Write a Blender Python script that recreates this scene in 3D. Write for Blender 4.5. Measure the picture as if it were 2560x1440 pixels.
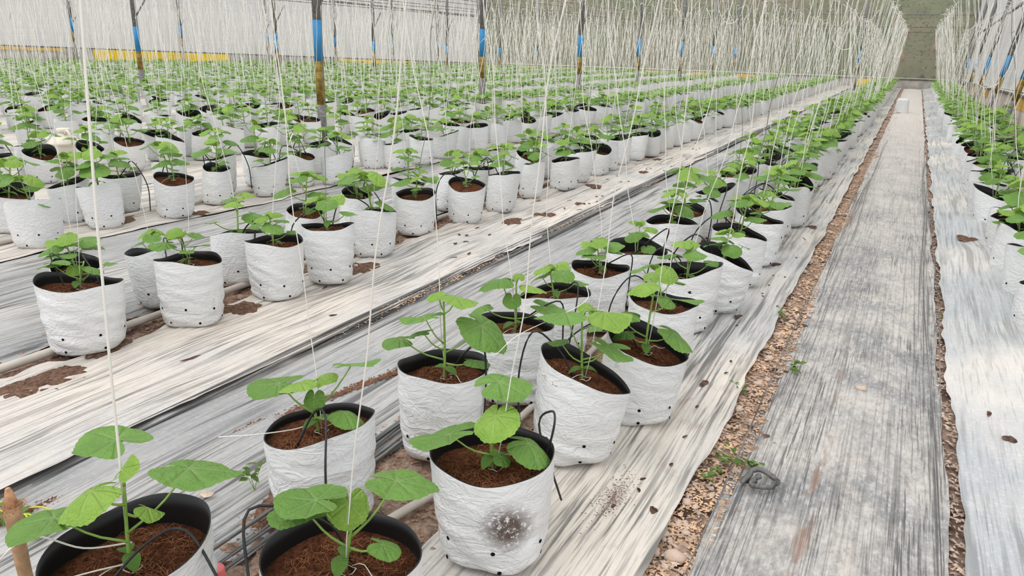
import bpy, math, random
import numpy as np
from mathutils import Matrix, Vector
PI = math.pi
S = bpy.context.scene
C = S.collection
for o in list(bpy.data.objects): bpy.data.objects.remove(o)
# ------------------------------------------------------------ camera, sky, sun, exposure
CAMH = 1.35
R3 = ((0.8870025671, -0.1627767540, 0.4321228694), (0.4611524677, 0.2640981225, -0.8471071852), (0.0237665194, 0.9506607755, 0.3093206114))
cam = bpy.data.cameras.new('camera'); cam.sensor_width = 36; cam.lens = 36 * 1870 / 2560; cam.clip_start = .02; cam.clip_end = 400
co = bpy.data.objects.new('camera', cam); C.objects.link(co)
co.matrix_world = Matrix([list(r) + [t] for r, t in zip(R3, (0, 0, CAMH))] + [[0, 0, 0, 1]])
S.camera = co
FWD = np.array([-R3[0][2], -R3[1][2], -R3[2][2]]); RT = np.array([R3[0][0], R3[1][0], R3[2][0]]); UP = np.array([R3[0][1], R3[1][1], R3[2][1]])
W = bpy.data.worlds.new('overcast_sky'); S.world = W; W.use_nodes = True
wn = W.node_tree; bg = wn.nodes['Background']
tc = wn.nodes.new('ShaderNodeTexCoord'); sp = wn.nodes.new('ShaderNodeSeparateXYZ'); mr = wn.nodes.new('ShaderNodeMapRange'); cr = wn.nodes.new('ShaderNodeMix'); cr.data_type = 'RGBA'
wn.links.new(tc.outputs['Generated'], sp.inputs[0]); wn.links.new(sp.outputs['Z'], mr.inputs['Value']); mr.inputs['From Min'].default_value = 0; mr.inputs['From Max'].default_value = .9
wn.links.new(mr.outputs[0], cr.inputs['Factor']); cr.inputs['A'].default_value = (.86, .88, .90, 1); cr.inputs['B'].default_value = (1.0, 1.0, 1.0, 1)
wn.links.new(cr.outputs['Result'], bg.inputs['Color']); bg.inputs['Strength'].default_value = 0.98
sd = bpy.data.lights.new('soft_sun', 'SUN'); sd.energy = 1.0; sd.angle = math.radians(45); sd.color = (1, .985, .96)
so = bpy.data.objects.new('soft_sun', sd); C.objects.link(so); so.rotation_euler = (math.radians(28), math.radians(-18), 0)
vs = S.view_settings; vs.view_transform = 'Standard'; vs.look = 'None'; vs.gamma = 1; vs.use_curve_mapping = False; vs.exposure = 0.36

rng = random.Random(7); nr = np.random.RandomState(11)
# ------------------------------------------------------------ helpers
class NT:
    def __init__(s, name, rough=.7, spec=.3):
        s.m = bpy.data.materials.new(name); s.m.use_nodes = True; s.t = s.m.node_tree; s.b = s.t.nodes['Principled BSDF']
        s.b.inputs['Roughness'].default_value = rough; s.b.inputs['Specular IOR Level'].default_value = spec; s.co = None
    def n(s, k): return s.t.nodes.new('ShaderNode' + k)
    def l(s, a, b): s.t.links.new(a, b)
    def coord(s, sc=(1, 1, 1), off=0, rnd=False):
        if not s.co: s.co = s.n('TexCoord')
        mp = s.n('Mapping'); mp.inputs['Scale'].default_value = sc; mp.inputs['Location'].default_value = (off, off * .7, off * 1.3)
        src = s.co.outputs['Object']
        if rnd:
            oi = s.n('ObjectInfo'); a = s.n('VectorMath'); a.operation = 'MULTIPLY_ADD'
            cx = s.n('CombineXYZ')
            for i in range(3): s.l(oi.outputs['Random'], cx.inputs[i])
            s.l(cx.outputs[0], a.inputs[0]); a.inputs[1].default_value = (37, 53, 71); s.l(src, a.inputs[2]); src = a.outputs[0]
        s.l(src, mp.inputs['Vector']); return mp.outputs[0]
    def noise(s, sc=(1, 1, 1), scale=1, det=4, off=0, rough=.55, rnd=False, dist=0):
        n = s.n('TexNoise'); n.inputs['Scale'].default_value = scale; n.inputs['Detail'].default_value = det; n.inputs['Roughness'].default_value = rough; n.inputs['Distortion'].default_value = dist
        s.l(s.coord(sc, off, rnd), n.inputs['Vector']); return n.outputs['Fac']
    def ramp(s, f, a, b, lo=0., hi=1.):
        n = s.n('MapRange'); n.inputs['From Min'].default_value = a; n.inputs['From Max'].default_value = b
        n.inputs['To Min'].default_value = lo; n.inputs['To Max'].default_value = hi; s.l(f, n.inputs['Value']); return n.outputs[0]
    def mul(s, a, b, op='MULTIPLY'):
        n = s.n('Math'); n.operation = op
        for i, v in enumerate((a, b)):
            if isinstance(v, (int, float)): n.inputs[i].default_value = v
            else: s.l(v, n.inputs[i])
        return n.outputs[0]
    def mix(s, f, a, b):
        n = s.n('Mix'); n.data_type = 'RGBA'
        if isinstance(f, (int, float)): n.inputs['Factor'].default_value = f
        else: s.l(f, n.inputs['Factor'])
        for k, v in (('A', a), ('B', b)):
            if isinstance(v, tuple): n.inputs[k].default_value = (*v, 1)
            else: s.l(v, n.inputs[k])
        return n.outputs['Result']
    def col(s, c):
        if isinstance(c, tuple): s.b.inputs['Base Color'].default_value = (*c, 1)
        else: s.l(c, s.b.inputs['Base Color'])
        return s
    def bump(s, h, st=.5, d=.01):
        n = s.n('Bump'); n.inputs['Strength'].default_value = st; n.inputs['Distance'].default_value = d; s.l(h, n.inputs['Height']); s.l(n.outputs[0], s.b.inputs['Normal']); return s
    def translucent(s, f, c):
        t = s.n('BsdfTranslucent'); x = s.n('MixShader'); x.inputs[0].default_value = f
        if isinstance(c, tuple): t.inputs[0].default_value = (*c, 1)
        else: s.l(c, t.inputs[0])
        o = s.t.nodes['Material Output']; s.l(s.b.outputs[0], x.inputs[1]); s.l(t.outputs[0], x.inputs[2]); s.l(x.outputs[0], o.inputs['Surface']); return s

def plain(name, c, rough=.6, spec=.3, var=.15, scale=20):
    t = NT(name, rough, spec); f = t.noise(scale=scale)
    t.col(t.mix(t.ramp(f, .3, .7), tuple(v * (1 - var) for v in c), tuple(min(1, v * (1 + var)) for v in c))); return t.m

def mesh(name, v, f, mats, smooth=True, midx=None):
    m = bpy.data.meshes.new(name); m.from_pydata([tuple(p) for p in v], [], f)
    for k in (mats if isinstance(mats, (list, tuple)) else [mats]): m.materials.append(k)
    if smooth: m.polygons.foreach_set('use_smooth', [True] * len(f))
    if midx is not None: m.polygons.foreach_set('material_index', midx)
    m.update(); return m
class MB:
    def __init__(s): s.v = []; s.f = []; s.mi = []
    def add(s, v, f, mi=0):
        o = len(s.v); s.v.extend([tuple(p) for p in v]); s.f.extend([tuple(i + o for i in q) for q in f]); s.mi.extend([mi] * len(f)); return s
    def mesh(s, name, mats, smooth=True): return mesh(name, s.v, s.f, mats, smooth, s.mi)
def tube(pts, r, n=6, cap=True):
    pts = [Vector(p) for p in pts]; k = len(pts); v = []; f = []
    rr = r if isinstance(r, (list, tuple)) else [r] * k
    for i, p in enumerate(pts):
        d = (pts[min(i + 1, k - 1)] - pts[max(i - 1, 0)]).normalized()
        a = d.cross(Vector((0.31, .17, .93)) if abs(d.z) < .9 else Vector((1, 0.1, 0))).normalized(); b = d.cross(a)
        for j in range(n):
            t = 2 * PI * j / n; v.append(p + (a * math.cos(t) + b * math.sin(t)) * rr[i])
    for i in range(k - 1):
        for j in range(n):
            f.append((i * n + j, i * n + (j + 1) % n, (i + 1) * n + (j + 1) % n, (i + 1) * n + j))
    if cap: f.append(tuple(range(n - 1, -1, -1))); f.append(tuple((k - 1) * n + j for j in range(n)))
    return v, f
def box(x0, x1, y0, y1, z0, z1):
    v = [(x, y, z) for z in (z0, z1) for y in (y0, y1) for x in (x0, x1)]
    return v, [(0, 2, 3, 1), (4, 5, 7, 6), (0, 1, 5, 4), (2, 6, 7, 3), (0, 4, 6, 2), (1, 3, 7, 5)]
def curve(ctrl, n=16):
    P = [Vector(p) for p in ctrl]; P = [P[0] * 2 - P[1]] + P + [P[-1] * 2 - P[-2]]; out = []
    m = len(P) - 3
    for i in range(n + 1):
        t = i / n * m; k = min(int(t), m - 1); t -= k; a, b, c, d = P[k:k + 4]
        out.append(.5 * ((2 * b) + (c - a) * t + (2 * a - 5 * b + 4 * c - d) * t * t + (3 * b - a - 3 * c + d) * t ** 3))
    return out
def link(name, data, parent=None, mat=None, **kw):
    o = bpy.data.objects.new(name, data); C.objects.link(o)
    if parent: o.parent = parent
    if mat is not None: o.matrix_basis = mat
    for k, v in kw.items(): o[k] = v
    return o
def thing(name, data, label, cat, group=None, loc=(0, 0, 0), rz=0, kind=None, mat=None):
    o = link(name, data); o.location = loc; o.rotation_euler = (0, 0, rz)
    if mat is not None: o.matrix_basis = mat
    o['label'] = label; o['category'] = cat
    if group: o['group'] = group
    if kind: o['kind'] = kind
    return o
def wob(seed, n, k0, k1, ax=None):
    r = np.random.RandomState(seed); k = r.uniform(k0, k1, (n, 2)) * r.choice([-1, 1], (n, 2)); p = r.uniform(0, 6.28, n)
    if ax is not None: k[:, 0] = r.uniform(*ax, n) * r.choice([-1, 1], n)
    return lambda x, y: sum(np.sin(k[i, 0] * x + k[i, 1] * y + p[i]) for i in range(n)) / n ** .5
def depth(p): return (p[0] * FWD[0] + p[1] * FWD[1] + (p[2] - CAMH) * FWD[2])
def px(p):
    q = np.array([p[0], p[1], p[2] - CAMH]); d = q @ FWD
    return q @ RT / d * 1870 + 1280, 720 - q @ UP / d * 1870, d

# ------------------------------------------------------------ materials
def film(name, light, grey, dark, greyness, streak, dirt, soft=0.):
    t = NT(name, .42, .35)
    patch = t.noise((1, .6, 1), 1.5, 4, 3.); fine = t.noise((75, 2.2, 5), 1, 4, 1.); fine2 = t.noise((26, .8, 3), 1, 3, 7.); cl = t.noise((1, 1, 1), 55, 5, 2., .7); msk = t.noise((1.6, .5, 1), 2, 3, 9.)
    c = t.mix(t.ramp(patch, .5 - greyness * .35, .78 - greyness * .35), light, grey)
    c = t.mix(t.mul(t.ramp(cl, .5, .72), .45), c, tuple(min(1, v * 1.12) for v in light))
    a = t.mul(t.ramp(fine, .50, .62), t.ramp(msk, .36, .58)); b = t.mul(t.ramp(fine2, .53, .61), t.ramp(t.noise((2.2, .35, 1), 2, 3, 15.), .4, .58)); f3 = t.mul(t.ramp(t.noise((150, 5, 5), 1, 2, 21.), .56, .66), .5)
    c = t.mix(t.mul(t.mul(t.mul(a, b, 'MAXIMUM'), f3, 'MAXIMUM'), streak), c, dark)
    c = t.mix(t.mul(t.ramp(t.noise(scale=9, off=4., det=6), .6, .72), dirt), c, (.26, .13, .07))
    t.col(c); t.bump(t.mul(t.mul(fine, 1.), fine2, 'ADD'), .55, .006); return t.m
M = {}
M['filmA'] = film('white_mulch_film', (.68, .62, .55), (.47, .47, .475), (.10, .098, .095), .38, .85, .25)
M['filmB'] = film('dusty_white_mulch_film', (.70, .63, .56), (.50, .49, .48), (.11, .107, .10), .3, .78, .2)
M['filmR'] = film('pale_mulch_film', (.71, .655, .60), (.42, .44, .46), (.15, .15, .145), .62, .62, .12)
M['filmG'] = film('grey_aisle_film', (.50, .48, .455), (.33, .33, .335), (.08, .08, .08), .55, .9, .1)
def pathmat():
    t = NT('grey_path_film', .5, .35)
    t.co = t.n('TexCoord'); s = t.n('SeparateXYZ'); t.l(t.co.outputs['Object'], s.inputs[0])
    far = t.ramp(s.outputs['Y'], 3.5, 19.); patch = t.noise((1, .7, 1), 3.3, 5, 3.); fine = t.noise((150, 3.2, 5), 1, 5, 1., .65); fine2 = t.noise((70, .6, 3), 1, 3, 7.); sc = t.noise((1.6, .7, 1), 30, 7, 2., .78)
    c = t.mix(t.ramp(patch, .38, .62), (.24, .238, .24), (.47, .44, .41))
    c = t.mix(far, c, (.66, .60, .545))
    c = t.mix(t.mul(t.ramp(t.noise((1, .8, 1), 5, 7, 33., .68), .52, .64), .6), c, (.60, .545, .49))
    c = t.mix(t.mul(t.ramp(sc, .5, .62), .6), c, (.60, .59, .575))
    c = t.mix(t.mul(t.ramp(sc, .47, .38), .45), c, (.15, .15, .155))
    ax = t.n('Math'); ax.operation = 'ABSOLUTE'; t.l(s.outputs['X'], ax.inputs[0]); em = t.ramp(ax.outputs[0], .13, .3)
    a = t.mul(t.ramp(fine, .5, .6), t.mul(t.ramp(t.noise((2, .4, 1), 3, 3, 5.), .42, .62), em, 'MAXIMUM')); b = t.mul(t.ramp(fine2, .55, .62), t.ramp(em, 0, 1, .45, 1))
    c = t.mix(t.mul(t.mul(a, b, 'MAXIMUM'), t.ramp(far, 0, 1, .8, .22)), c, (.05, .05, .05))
    cx = t.n('Math'); cx.operation = 'ABSOLUTE'; t.l(t.mul(s.outputs['X'], .075, 'ADD'), cx.inputs[0])
    br = t.mul(t.ramp(cx.outputs[0], .0, .035, 1, 0), t.ramp(t.noise((1, .25, 1), 16, 4, 12.), .53, .6)); c = t.mix(t.mul(br, t.ramp(s.outputs['Y'], 3.2, 4, .7, 0)), c, (.26, .15, .105))
    t.col(c); t.bump(t.mul(fine, fine2, 'ADD'), .5, .006); return t.m
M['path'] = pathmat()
def soilm():
    t = NT('dry_crumbly_soil', .9, .1); a = t.noise(scale=45, det=8, rough=.7); b = t.noise(scale=6, det=4, off=3.)
    c = t.mix(t.ramp(a, .35, .65), (.26, .16, .11), (.70, .52, .42)); c = t.mix(t.ramp(b, .48, .62), c, (.15, .095, .075)); t.col(c); t.bump(a, 1., .02); return t.m
M['soil'] = soilm()
def coir():
    t = NT('brown_coir_mix', .95, .05); a = t.noise((1, 1, 1), 90, 8, 0, .75, True); b = t.noise((1, 1, 1), 14, 4, 5., .5, True)
    c = t.mix(t.ramp(a, .35, .68), (.045, .018, .012), (.33, .13, .065)); c = t.mix(t.mul(t.ramp(b, .5, .7), .6), c, (.035, .016, .012)); t.col(c); t.bump(a, 1., .012); return t.m
M['coir'] = coir()
M['fibre'] = plain('coir_fibre', (.36, .15, .075), .8, .1, .5, 60)
M['darksoil'] = plain('dark_brown_soil', (.14, .085, .06), .95, .05, .6, 60)
def bagm(name, dirty):
    t = NT(name, .34, .4); cr1 = t.noise((7, 7, 30), 1, 5, 0, .6, True, 1.2); cr2 = t.noise((10, 10, 14), 2, 4, 4., .6, True, .8)
    s = t.n('SeparateXYZ'); t.coord(); t.l(t.co.outputs['Object'], s.inputs[0]); low = t.ramp(s.outputs['Z'], .03, .27, 1, .0)
    sp_ = t.noise(scale=70, det=6, rough=.75, rnd=True); pt = t.noise(scale=7, det=3, off=2., rnd=True)
    c = t.mix(t.ramp(t.noise(scale=3, rnd=True), .35, .7), (.86, .875, .885), (.80, .80, .79))
    c = t.mix(t.mul(t.ramp(sp_, .56, .66), t.mul(t.ramp(pt, .5, .68), t.ramp(low, 0, 1, .25, .85 if not dirty else 1))), c, (.22, .18, .15))
    lines = t.mul(t.ramp(t.noise((3, 3, 55), 1, 4, 8., .6, True, 1.5), .64, .72), t.mul(low, .55)); c = t.mix(lines, c, (.16, .16, .17))
    if dirty:
        v = t.n('VectorMath'); v.operation = 'DISTANCE'; t.l(t.co.outputs['Object'], v.inputs[0]); v.inputs[1].default_value = dirty
        k = t.mul(t.ramp(v.outputs['Value'], .03, .085, 1, 0), t.ramp(sp_, .40, .47)); c = t.mix(t.mul(k, .95), c, (.085, .045, .032))
    t.col(c); 
    def ridge(v): return t.mul(t.mul(t.mul(v, .5, 'SUBTRACT'), 0, 'ADD'), 1, 'MULTIPLY')
    ab = t.n('Math'); ab.operation = 'ABSOLUTE'; t.l(t.mul(t.noise((9, 9, 24), 1, 3, 11., .5, True, 1.6), .5, 'SUBTRACT'), ab.inputs[0])
    ab2 = t.n('Math'); ab2.operation = 'ABSOLUTE'; t.l(t.mul(t.noise((16, 16, 11), 1, 2, 17., .5, True, 1.0), .5, 'SUBTRACT'), ab2.inputs[0])
    hgt = t.mul(t.mul(t.ramp(ab.outputs[0], 0, .12, 1, 0), t.mul(t.ramp(ab2.outputs[0], 0, .1, .8, 0), t.mul(cr1, .8), 'ADD'), 'ADD'), t.ramp(low, 0, 1, .4, 1.))
    t.bump(hgt, .42, .0075); t.translucent(.12, (.85, .86, .87)); return t.m
M['bag'] = bagm('white_polybag_film', None)
M['bagdirt'] = bagm('soiled_polybag_film', (.10, -.12, .165))
M['black'] = NT('black_polybag_lining', .45, .35).col((.012, .012, .013)).m
M['hole'] = NT('drain_hole_black', .9, .1).col((.006, .006, .006)).m
def leafm(name, g1, g2, vein):
    t = NT(name, .5, .28); oi = t.n('ObjectInfo'); at = t.n('Attribute'); at.attribute_name = 'vein'
    c = t.mix(t.ramp(t.noise(scale=2.2, rnd=True), .35, .65), g1, g2); c = t.mix(t.ramp(oi.outputs['Random'], 0, 1, 0, .55), c, tuple(v * .72 for v in g1))
    c = t.mix(t.mul(at.outputs['Fac'], .42), c, vein); t.col(c)
    t.bump(t.mul(t.mul(at.outputs['Fac'], -1.), t.mul(t.noise(scale=9, det=3), .7), 'ADD'), .5, .05); t.translucent(.28, c); return t.m
M['leaf'] = leafm('green_leaf', (.165, .33, .062), (.21, .40, .085), (.42, .60, .24))
M['leaf_young'] = leafm('young_leaf', (.27, .47, .075), (.34, .54, .10), (.5, .68, .25))
M['weed'] = leafm('weed_leaf', (.13, .22, .05), (.19, .29, .08), (.3, .4, .2))
M['stem'] = plain('green_stem', (.28, .45, .10), .5, .3, .15, 40)
def farleaf():
    t = NT('distant_leaf', .55, .2); n = t.noise(scale=2.7, det=5); c = t.mix(t.ramp(n, .35, .65), (.17, .32, .07), (.33, .50, .14)); t.col(c); t.translucent(.3, c); return t.m
M['farleaf'] = farleaf()
M['twine'] = NT('white_twine', .6, .3).col((.80, .78, .72)).m
M['twine_dark'] = NT('greyed_twine', .7, .2).col((.20, .19, .17)).m
M['tube'] = NT('black_drip_tube', .4, .4).col((.02, .021, .023)).m
M['pvc'] = plain('weathered_pvc', (.55, .50, .44), .5, .3, .15, 8)
M['steel'] = plain('grey_galvanised_pipe', (.17, .165, .16), .5, .4, .45, 30)
M['blue'] = plain('blue_paint', (.035, .22, .46), .5, .3, .12, 12)
M['ochre'] = plain('worn_yellow_paint', (.25, .165, .04), .7, .2, .6, 14)
M['yellow'] = plain('yellow_paint', (.80, .56, .02), .6, .2, .12, 5)
M['yelloworn'] = plain('faded_ochre_paint', (.66, .42, .10), .7, .2, .25, 4)
M['concrete'] = plain('weathered_concrete', (.40, .38, .35), .9, .1, .3, 3)
M['concreteR'] = plain('dusty_concrete', (.60, .53, .46), .9, .1, .3, 4)
M['batten'] = plain('dark_batten', (.10, .095, .09), .6, .3)
M['rail'] = plain('white_rail', (.66, .64, .60), .5, .3)
def sheet():
    t = NT('translucent_white_sheeting', .5, .2); a = t.noise((.5, .5, 22), 1, 3); b = t.noise((9, 9, .4), 1, 3, 4.); e = t.noise(scale=.5, off=7.)
    c = t.mix(t.ramp(a, .35, .65), (.60, .595, .60), (.70, .69, .685)); c = t.mix(t.mul(t.ramp(b, .45, .7), .35), c, (.50, .49, .475)); c = t.mix(t.mul(t.ramp(e, .45, .65), .25), c, (.6, .57, .54)); t.col(c); t.translucent(.35, (.70, .70, .70)); return t.m
M['sheet'] = sheet()
def netm():
    t = NT('insect_net', .8, .1); t.col((.40, .39, .33)); tr = t.n('BsdfTransparent'); x = t.n('MixShader')
    f = t.ramp(t.noise((14, 14, .5), 1, 3), .3, .7, .28, .46); o = t.t.nodes['Material Output']
    t.l(f, x.inputs[0]); t.l(tr.outputs[0], x.inputs[1]); t.l(t.b.outputs[0], x.inputs[2]); t.l(x.outputs[0], o.inputs['Surface']); return t.m
M['net'] = netm()
M['bark'] = plain('dry_stem_bark', (.38, .24, .14), .9, .1, .35, 30)
M['barkfray'] = plain('frayed_stem_end', (.50, .27, .15), .9, .1, .35, 80)
M['stone'] = plain('pale_pebble', (.55, .43, .35), .9, .1, .35, 18)
M['chip'] = plain('dry_husk_chip', (.60, .40, .26), .9, .1, .5, 9)
M['pink'] = plain('pink_plastic', (.66, .16, .15), .5, .3, .15, 25)
M['jug'] = plain('cream_plastic', (.74, .68, .58), .4, .3, .06, 6)
M['wilt'] = plain('wilted_leaf', (.30, .30, .07), .7, .2, .5, 30)
M['dry'] = plain('dry_brown_leaf', (.45, .27, .19), .8, .1, .35, 3)

# ------------------------------------------------------------ ground and films
def grid(name, xs, ys, zf, mat, xf=None):
    X, Y = np.meshgrid(xs, ys); XX = xf(X, Y) if xf else X
    Z = zf(XX, Y); v = np.stack([XX, Y, Z], -1).reshape(-1, 3); a, b = len(ys), len(xs)
    i = np.arange((a - 1) * b).reshape(a - 1, b)[:, :-1].ravel(); f = np.stack([i, i + 1, i + 1 + b, i + b], 1)
    m = bpy.data.meshes.new(name); m.from_pydata(v.tolist(), [], f.tolist()); m.polygons.foreach_set('use_smooth', [True] * len(f)); m.materials.append(mat); m.update(); return m
def ysp(y0, y1, d0, g):
    out = [y0]
    while out[-1] < y1: out.append(out[-1] + d0 + max(0, out[-1] - 3) * g)
    out[-1] = y1; return np.array(out)
w1 = wob(1, 10, 30, 120, None); soilw = wob(3, 14, 20, 90); und = wob(4, 7, .8, 4)
fl = link('floor', grid('floor', np.linspace(-60, 6, 120), np.linspace(-3, 42, 90), lambda x, y: np.full_like(x, -.045), M['soil']), kind='structure')
link('soil_strip', grid('soil_strip', np.linspace(-.56, -.22, 40), ysp(1.2, 36, .012, .02), lambda x, y: -.032 + .006 * soilw(x, y) + .004 * w1(x, y), M['soil']), fl)
link('soil_strip', grid('soil_strip', np.linspace(.22, .46, 26), ysp(2, 36, .02, .02), lambda x, y: -.034 + .006 * soilw(x, y), M['soil']), fl)
link('soil_strip', grid('soil_strip', np.linspace(-1.6, -.95, 50), ysp(.5, 12, .02, .02), lambda x, y: -.022 + .007 * soilw(x, y), M['soil']), fl)
link('soil_strip', grid('soil_strip', np.linspace(-3.5, -2.8, 40), ysp(1, 12, .03, .02), lambda x, y: -.02 + .007 * soilw(x, y), M['soil']), fl)
TEARS = []
def filmthing(name, label, xl, xr, y0, y1, mat, z0, ridge, hump=0, dx=.011, seed=1, edge=.02, lip=.0, tears=(), dy=.03, xg=None):
    ex = wob(seed, 8, 1.2, 9); ex2 = wob(seed + 50, 6, 14, 40); rx = wob(seed + 1, 12, .15, 1.3, (60, 190)); rm = wob(seed + 2, 5, .6, 2.4); rb = wob(seed + 3, 6, .1, .8, (25, 60)); hu = wob(seed + 4, 6, 2, 9)
    n = max(6, int((xr - xl) / dx)); xs = np.linspace(xl, xr, n)
    def xf(X, Y):
        u = (X - xl) / (xr - xl); e = edge * (ex(Y * 0, Y) + .35 * ex2(Y * 0, Y)); e2 = edge * (ex(Y * 0 + 1, Y + 40) + .35 * ex2(Y * 0, Y + 40))
        return X + e * np.clip((u - .8) * 5, 0, 1) + e2 * np.clip((.2 - u) * 5, 0, 1)
    def zf(X, Y):
        u = np.clip((X - xl) / (xr - xl), 0, 1); ed = np.minimum(u, 1 - u) * (xr - xl)
        am = ridge * (1. + .7 * rm(X, Y)); z = z0 + am * rx(X, Y) * .6 + am * rb(X, Y) + hump * hu(X, Y) * np.clip(ed * 8, 0, 1)
        z = z + lip * np.exp(-(ed / .012) ** 2) + .006 * und(X, Y)
        if seed == 21: z = z + .05 * np.clip((X - .33) / .3, 0, 1)
        return np.maximum(z, -.032 + np.minimum(ed * .1, .02))
    m = grid(name, xs, ysp(y0, y1, dy, .014), zf, mat, xf)
    for ti, (tx, ty, ra, rb2) in enumerate(tears):
        TEARS.append((tx, ty, ra, rb2))
    if False:
        import bmesh
        bm = bmesh.new(); bm.from_mesh(m); kill = []
        for f in bm.faces:
            c = f.calc_center_median()
            for (tx, ty, ra, rb2) in tears:
                a = math.atan2((c.y - ty) / rb2, (c.x - tx) / ra)
                if ((c.x - tx) / ra) ** 2 + ((c.y - ty) / rb2) ** 2 < (1 + .28 * math.sin(3 * a + tx * 9) + .15 * math.sin(7 * a + ty * 5)) ** 2: kill.append(f); break
        bmesh.ops.delete(bm, geom=kill, context='FACES'); bm.to_mesh(m); bm.free()
    return thing(name, m, label, 'plastic film', kind='structure')
trA = [(-.58, 2.95, .018, .03), (-.63, 3.9, .02, .03), (-.5, 1.98, .012, .02), (-.62, 5.1, .03, .04), (-.55, 6.4, .03, .06)] + [(-.52 - .1 * rng.random(), rng.uniform(1.6, 9), .006, .012) for _ in range(20)]
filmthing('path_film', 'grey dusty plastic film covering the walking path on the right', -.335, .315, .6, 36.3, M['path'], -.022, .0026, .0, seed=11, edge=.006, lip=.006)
filmthing('bed_film', 'streaked white plastic film between the path and the nearest bag row', -1.02, -.435, .5, 36.3, M['filmA'], -.004, .0032, .004, seed=12, edge=.009, lip=.004, tears=trA)
filmthing('aisle_film', 'grey plastic film left of the two nearest rows of bags', -2.36, -1.42, .4, 36.3, M['filmG'], -.014, .0026, .002, seed=13, edge=.03, lip=.006, tears=[(-1.52, 1.42, .06, .13), (-1.5, 1.05, .05, .12)])
trB = [(-2.56, 5.6, .10, .07), (-2.66, 5.2, .07, .12), (-2.5, 6.2, .06, .05), (-3.02, 1.6, .16, .16), (-2.95, 2.62, .12, .10), (-2.9, 3.55, .13, .14), (-2.62, 2.05, .012, .04), (-2.72, 7.1, .08, .1), (-2.58, 8.3, .05, .08), (-2.75, 9.4, .06, .1), (-2.62, 4.4, .02, .02), (-3.05, 1.95, .06, .12)] + [(-2.4 - .45 * rng.random(), rng.uniform(1.6, 12), .010, .025) for _ in range(36)]
filmthing('bed_film', 'dusty white plastic film right of the second pair of bag rows', -3.06, -2.27, .6, 36.3, M['filmB'], .0, .0042, .006, seed=14, edge=.02, lip=.012, tears=trB)
filmthing('bed_film', 'pale humped plastic film at the foot of the right hand bags', .345, 1.0, .8, 36.3, M['filmR'], -.006, .0022, .017, seed=21, edge=.011, lip=.006, tears=[(.56, 6.6, .06, .12), (.52, 3.0, .02, .03), (.47, 3.2, .01, .02)])
filmthing('aisle_film', 'grey plastic film between the second and third pair of rows', -4.86, -3.32, .6, 36.3, M['filmG'], -.008, .003, .004, dx=.02, seed=15, edge=.03, dy=.06)
filmthing('bed_film', 'plastic film under the third pair of bag rows', -6.4, -4.84, 1.5, 36.3, M['filmB'], .0, .003, .006, dx=.03, seed=16, edge=.03, dy=.08, tears=[(-5.26, 3.62, .16, .16), (-5.66, 3.95, .12, .12), (-4.98, 4.1, .1, .1)])
filmthing('bed_film', 'plastic film under the right hand wall rows', .98, 1.74, 2.5, 36.3, M['filmG'], -.01, .003, .004, dx=.03, seed=17, edge=.02, dy=.08)
filmthing('field_film', 'white plastic film under the far left block of bags', -50, -6.38, 2, 36.4, M['filmB'], -.004, .002, .004, dx=.25, seed=18, edge=.02, dy=.25)
def zat(x, y):
    dg = DG; hit, loc, *_ = S.ray_cast(dg, (x, y, .3), (0, 0, -1)); return loc.z if hit else 0
bpy.context.view_layer.update(); DG = bpy.context.evaluated_depsgraph_get()
M['deepsoil'] = plain('soil_in_film_hole', (.10, .06, .045), .95, .05, .7, 50)
tq = random.Random(42); tb = MB(); tb2 = MB()
for tx, ty, ra, rb2 in TEARS:
    big = max(ra, rb2) > .05; n = 28 if big else 12; rings = 5 if big else 1; p0, p1, p2 = (tq.uniform(0, 6.3) for _ in range(3)); rot = tq.uniform(-.5, .5); z0 = max(zat(tx + dx_ * ra * .8, ty + dy_ * rb2 * .8) for dx_, dy_ in ((0, 0), (1, 0), (-1, 0), (0, 1), (0, -1)))
    v = [(tx, ty, z0 + (.006 if big else .0015))]; f = []
    for i in range(1, rings + 1):
        for j in range(n):
            a = 2 * PI * j / n; k = i / rings * (1 + .22 * math.sin(2 * a + p0) + .16 * math.sin(3 * a + p1) + .09 * math.sin(7 * a + p2) + .05 * math.sin(13 * a + p0)); c_, s_ = ra * k * math.cos(a), rb2 * k * math.sin(a)
            v.append((tx + c_ * math.cos(rot) - s_ * math.sin(rot), ty + c_ * math.sin(rot) + s_ * math.cos(rot), z0 + ((.004 + tq.uniform(-.004, .006)) if big and i < rings else (.0015 if i == rings else 0)) - (.006 if i == rings and big else 0)))
    for j in range(n): f.append((0, 1 + j, 1 + (j + 1) % n))
    for i in range(rings - 1):
        for j in range(n): f.append((1 + i * n + j, 1 + (i + 1) * n + j, 1 + (i + 1) * n + (j + 1) % n, 1 + i * n + (j + 1) % n))
    (tb if big else tb2).add(v, f)
thing('soil_patch', tb.mesh('soil_patch', M['darksoil']), 'patches of brown soil showing through holes in the white films', 'soil', kind='stuff')
thing('film_nicks', tb2.mesh('film_nicks', M['deepsoil']), 'small dark nicks torn in the white films', 'tears', kind='stuff')
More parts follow.
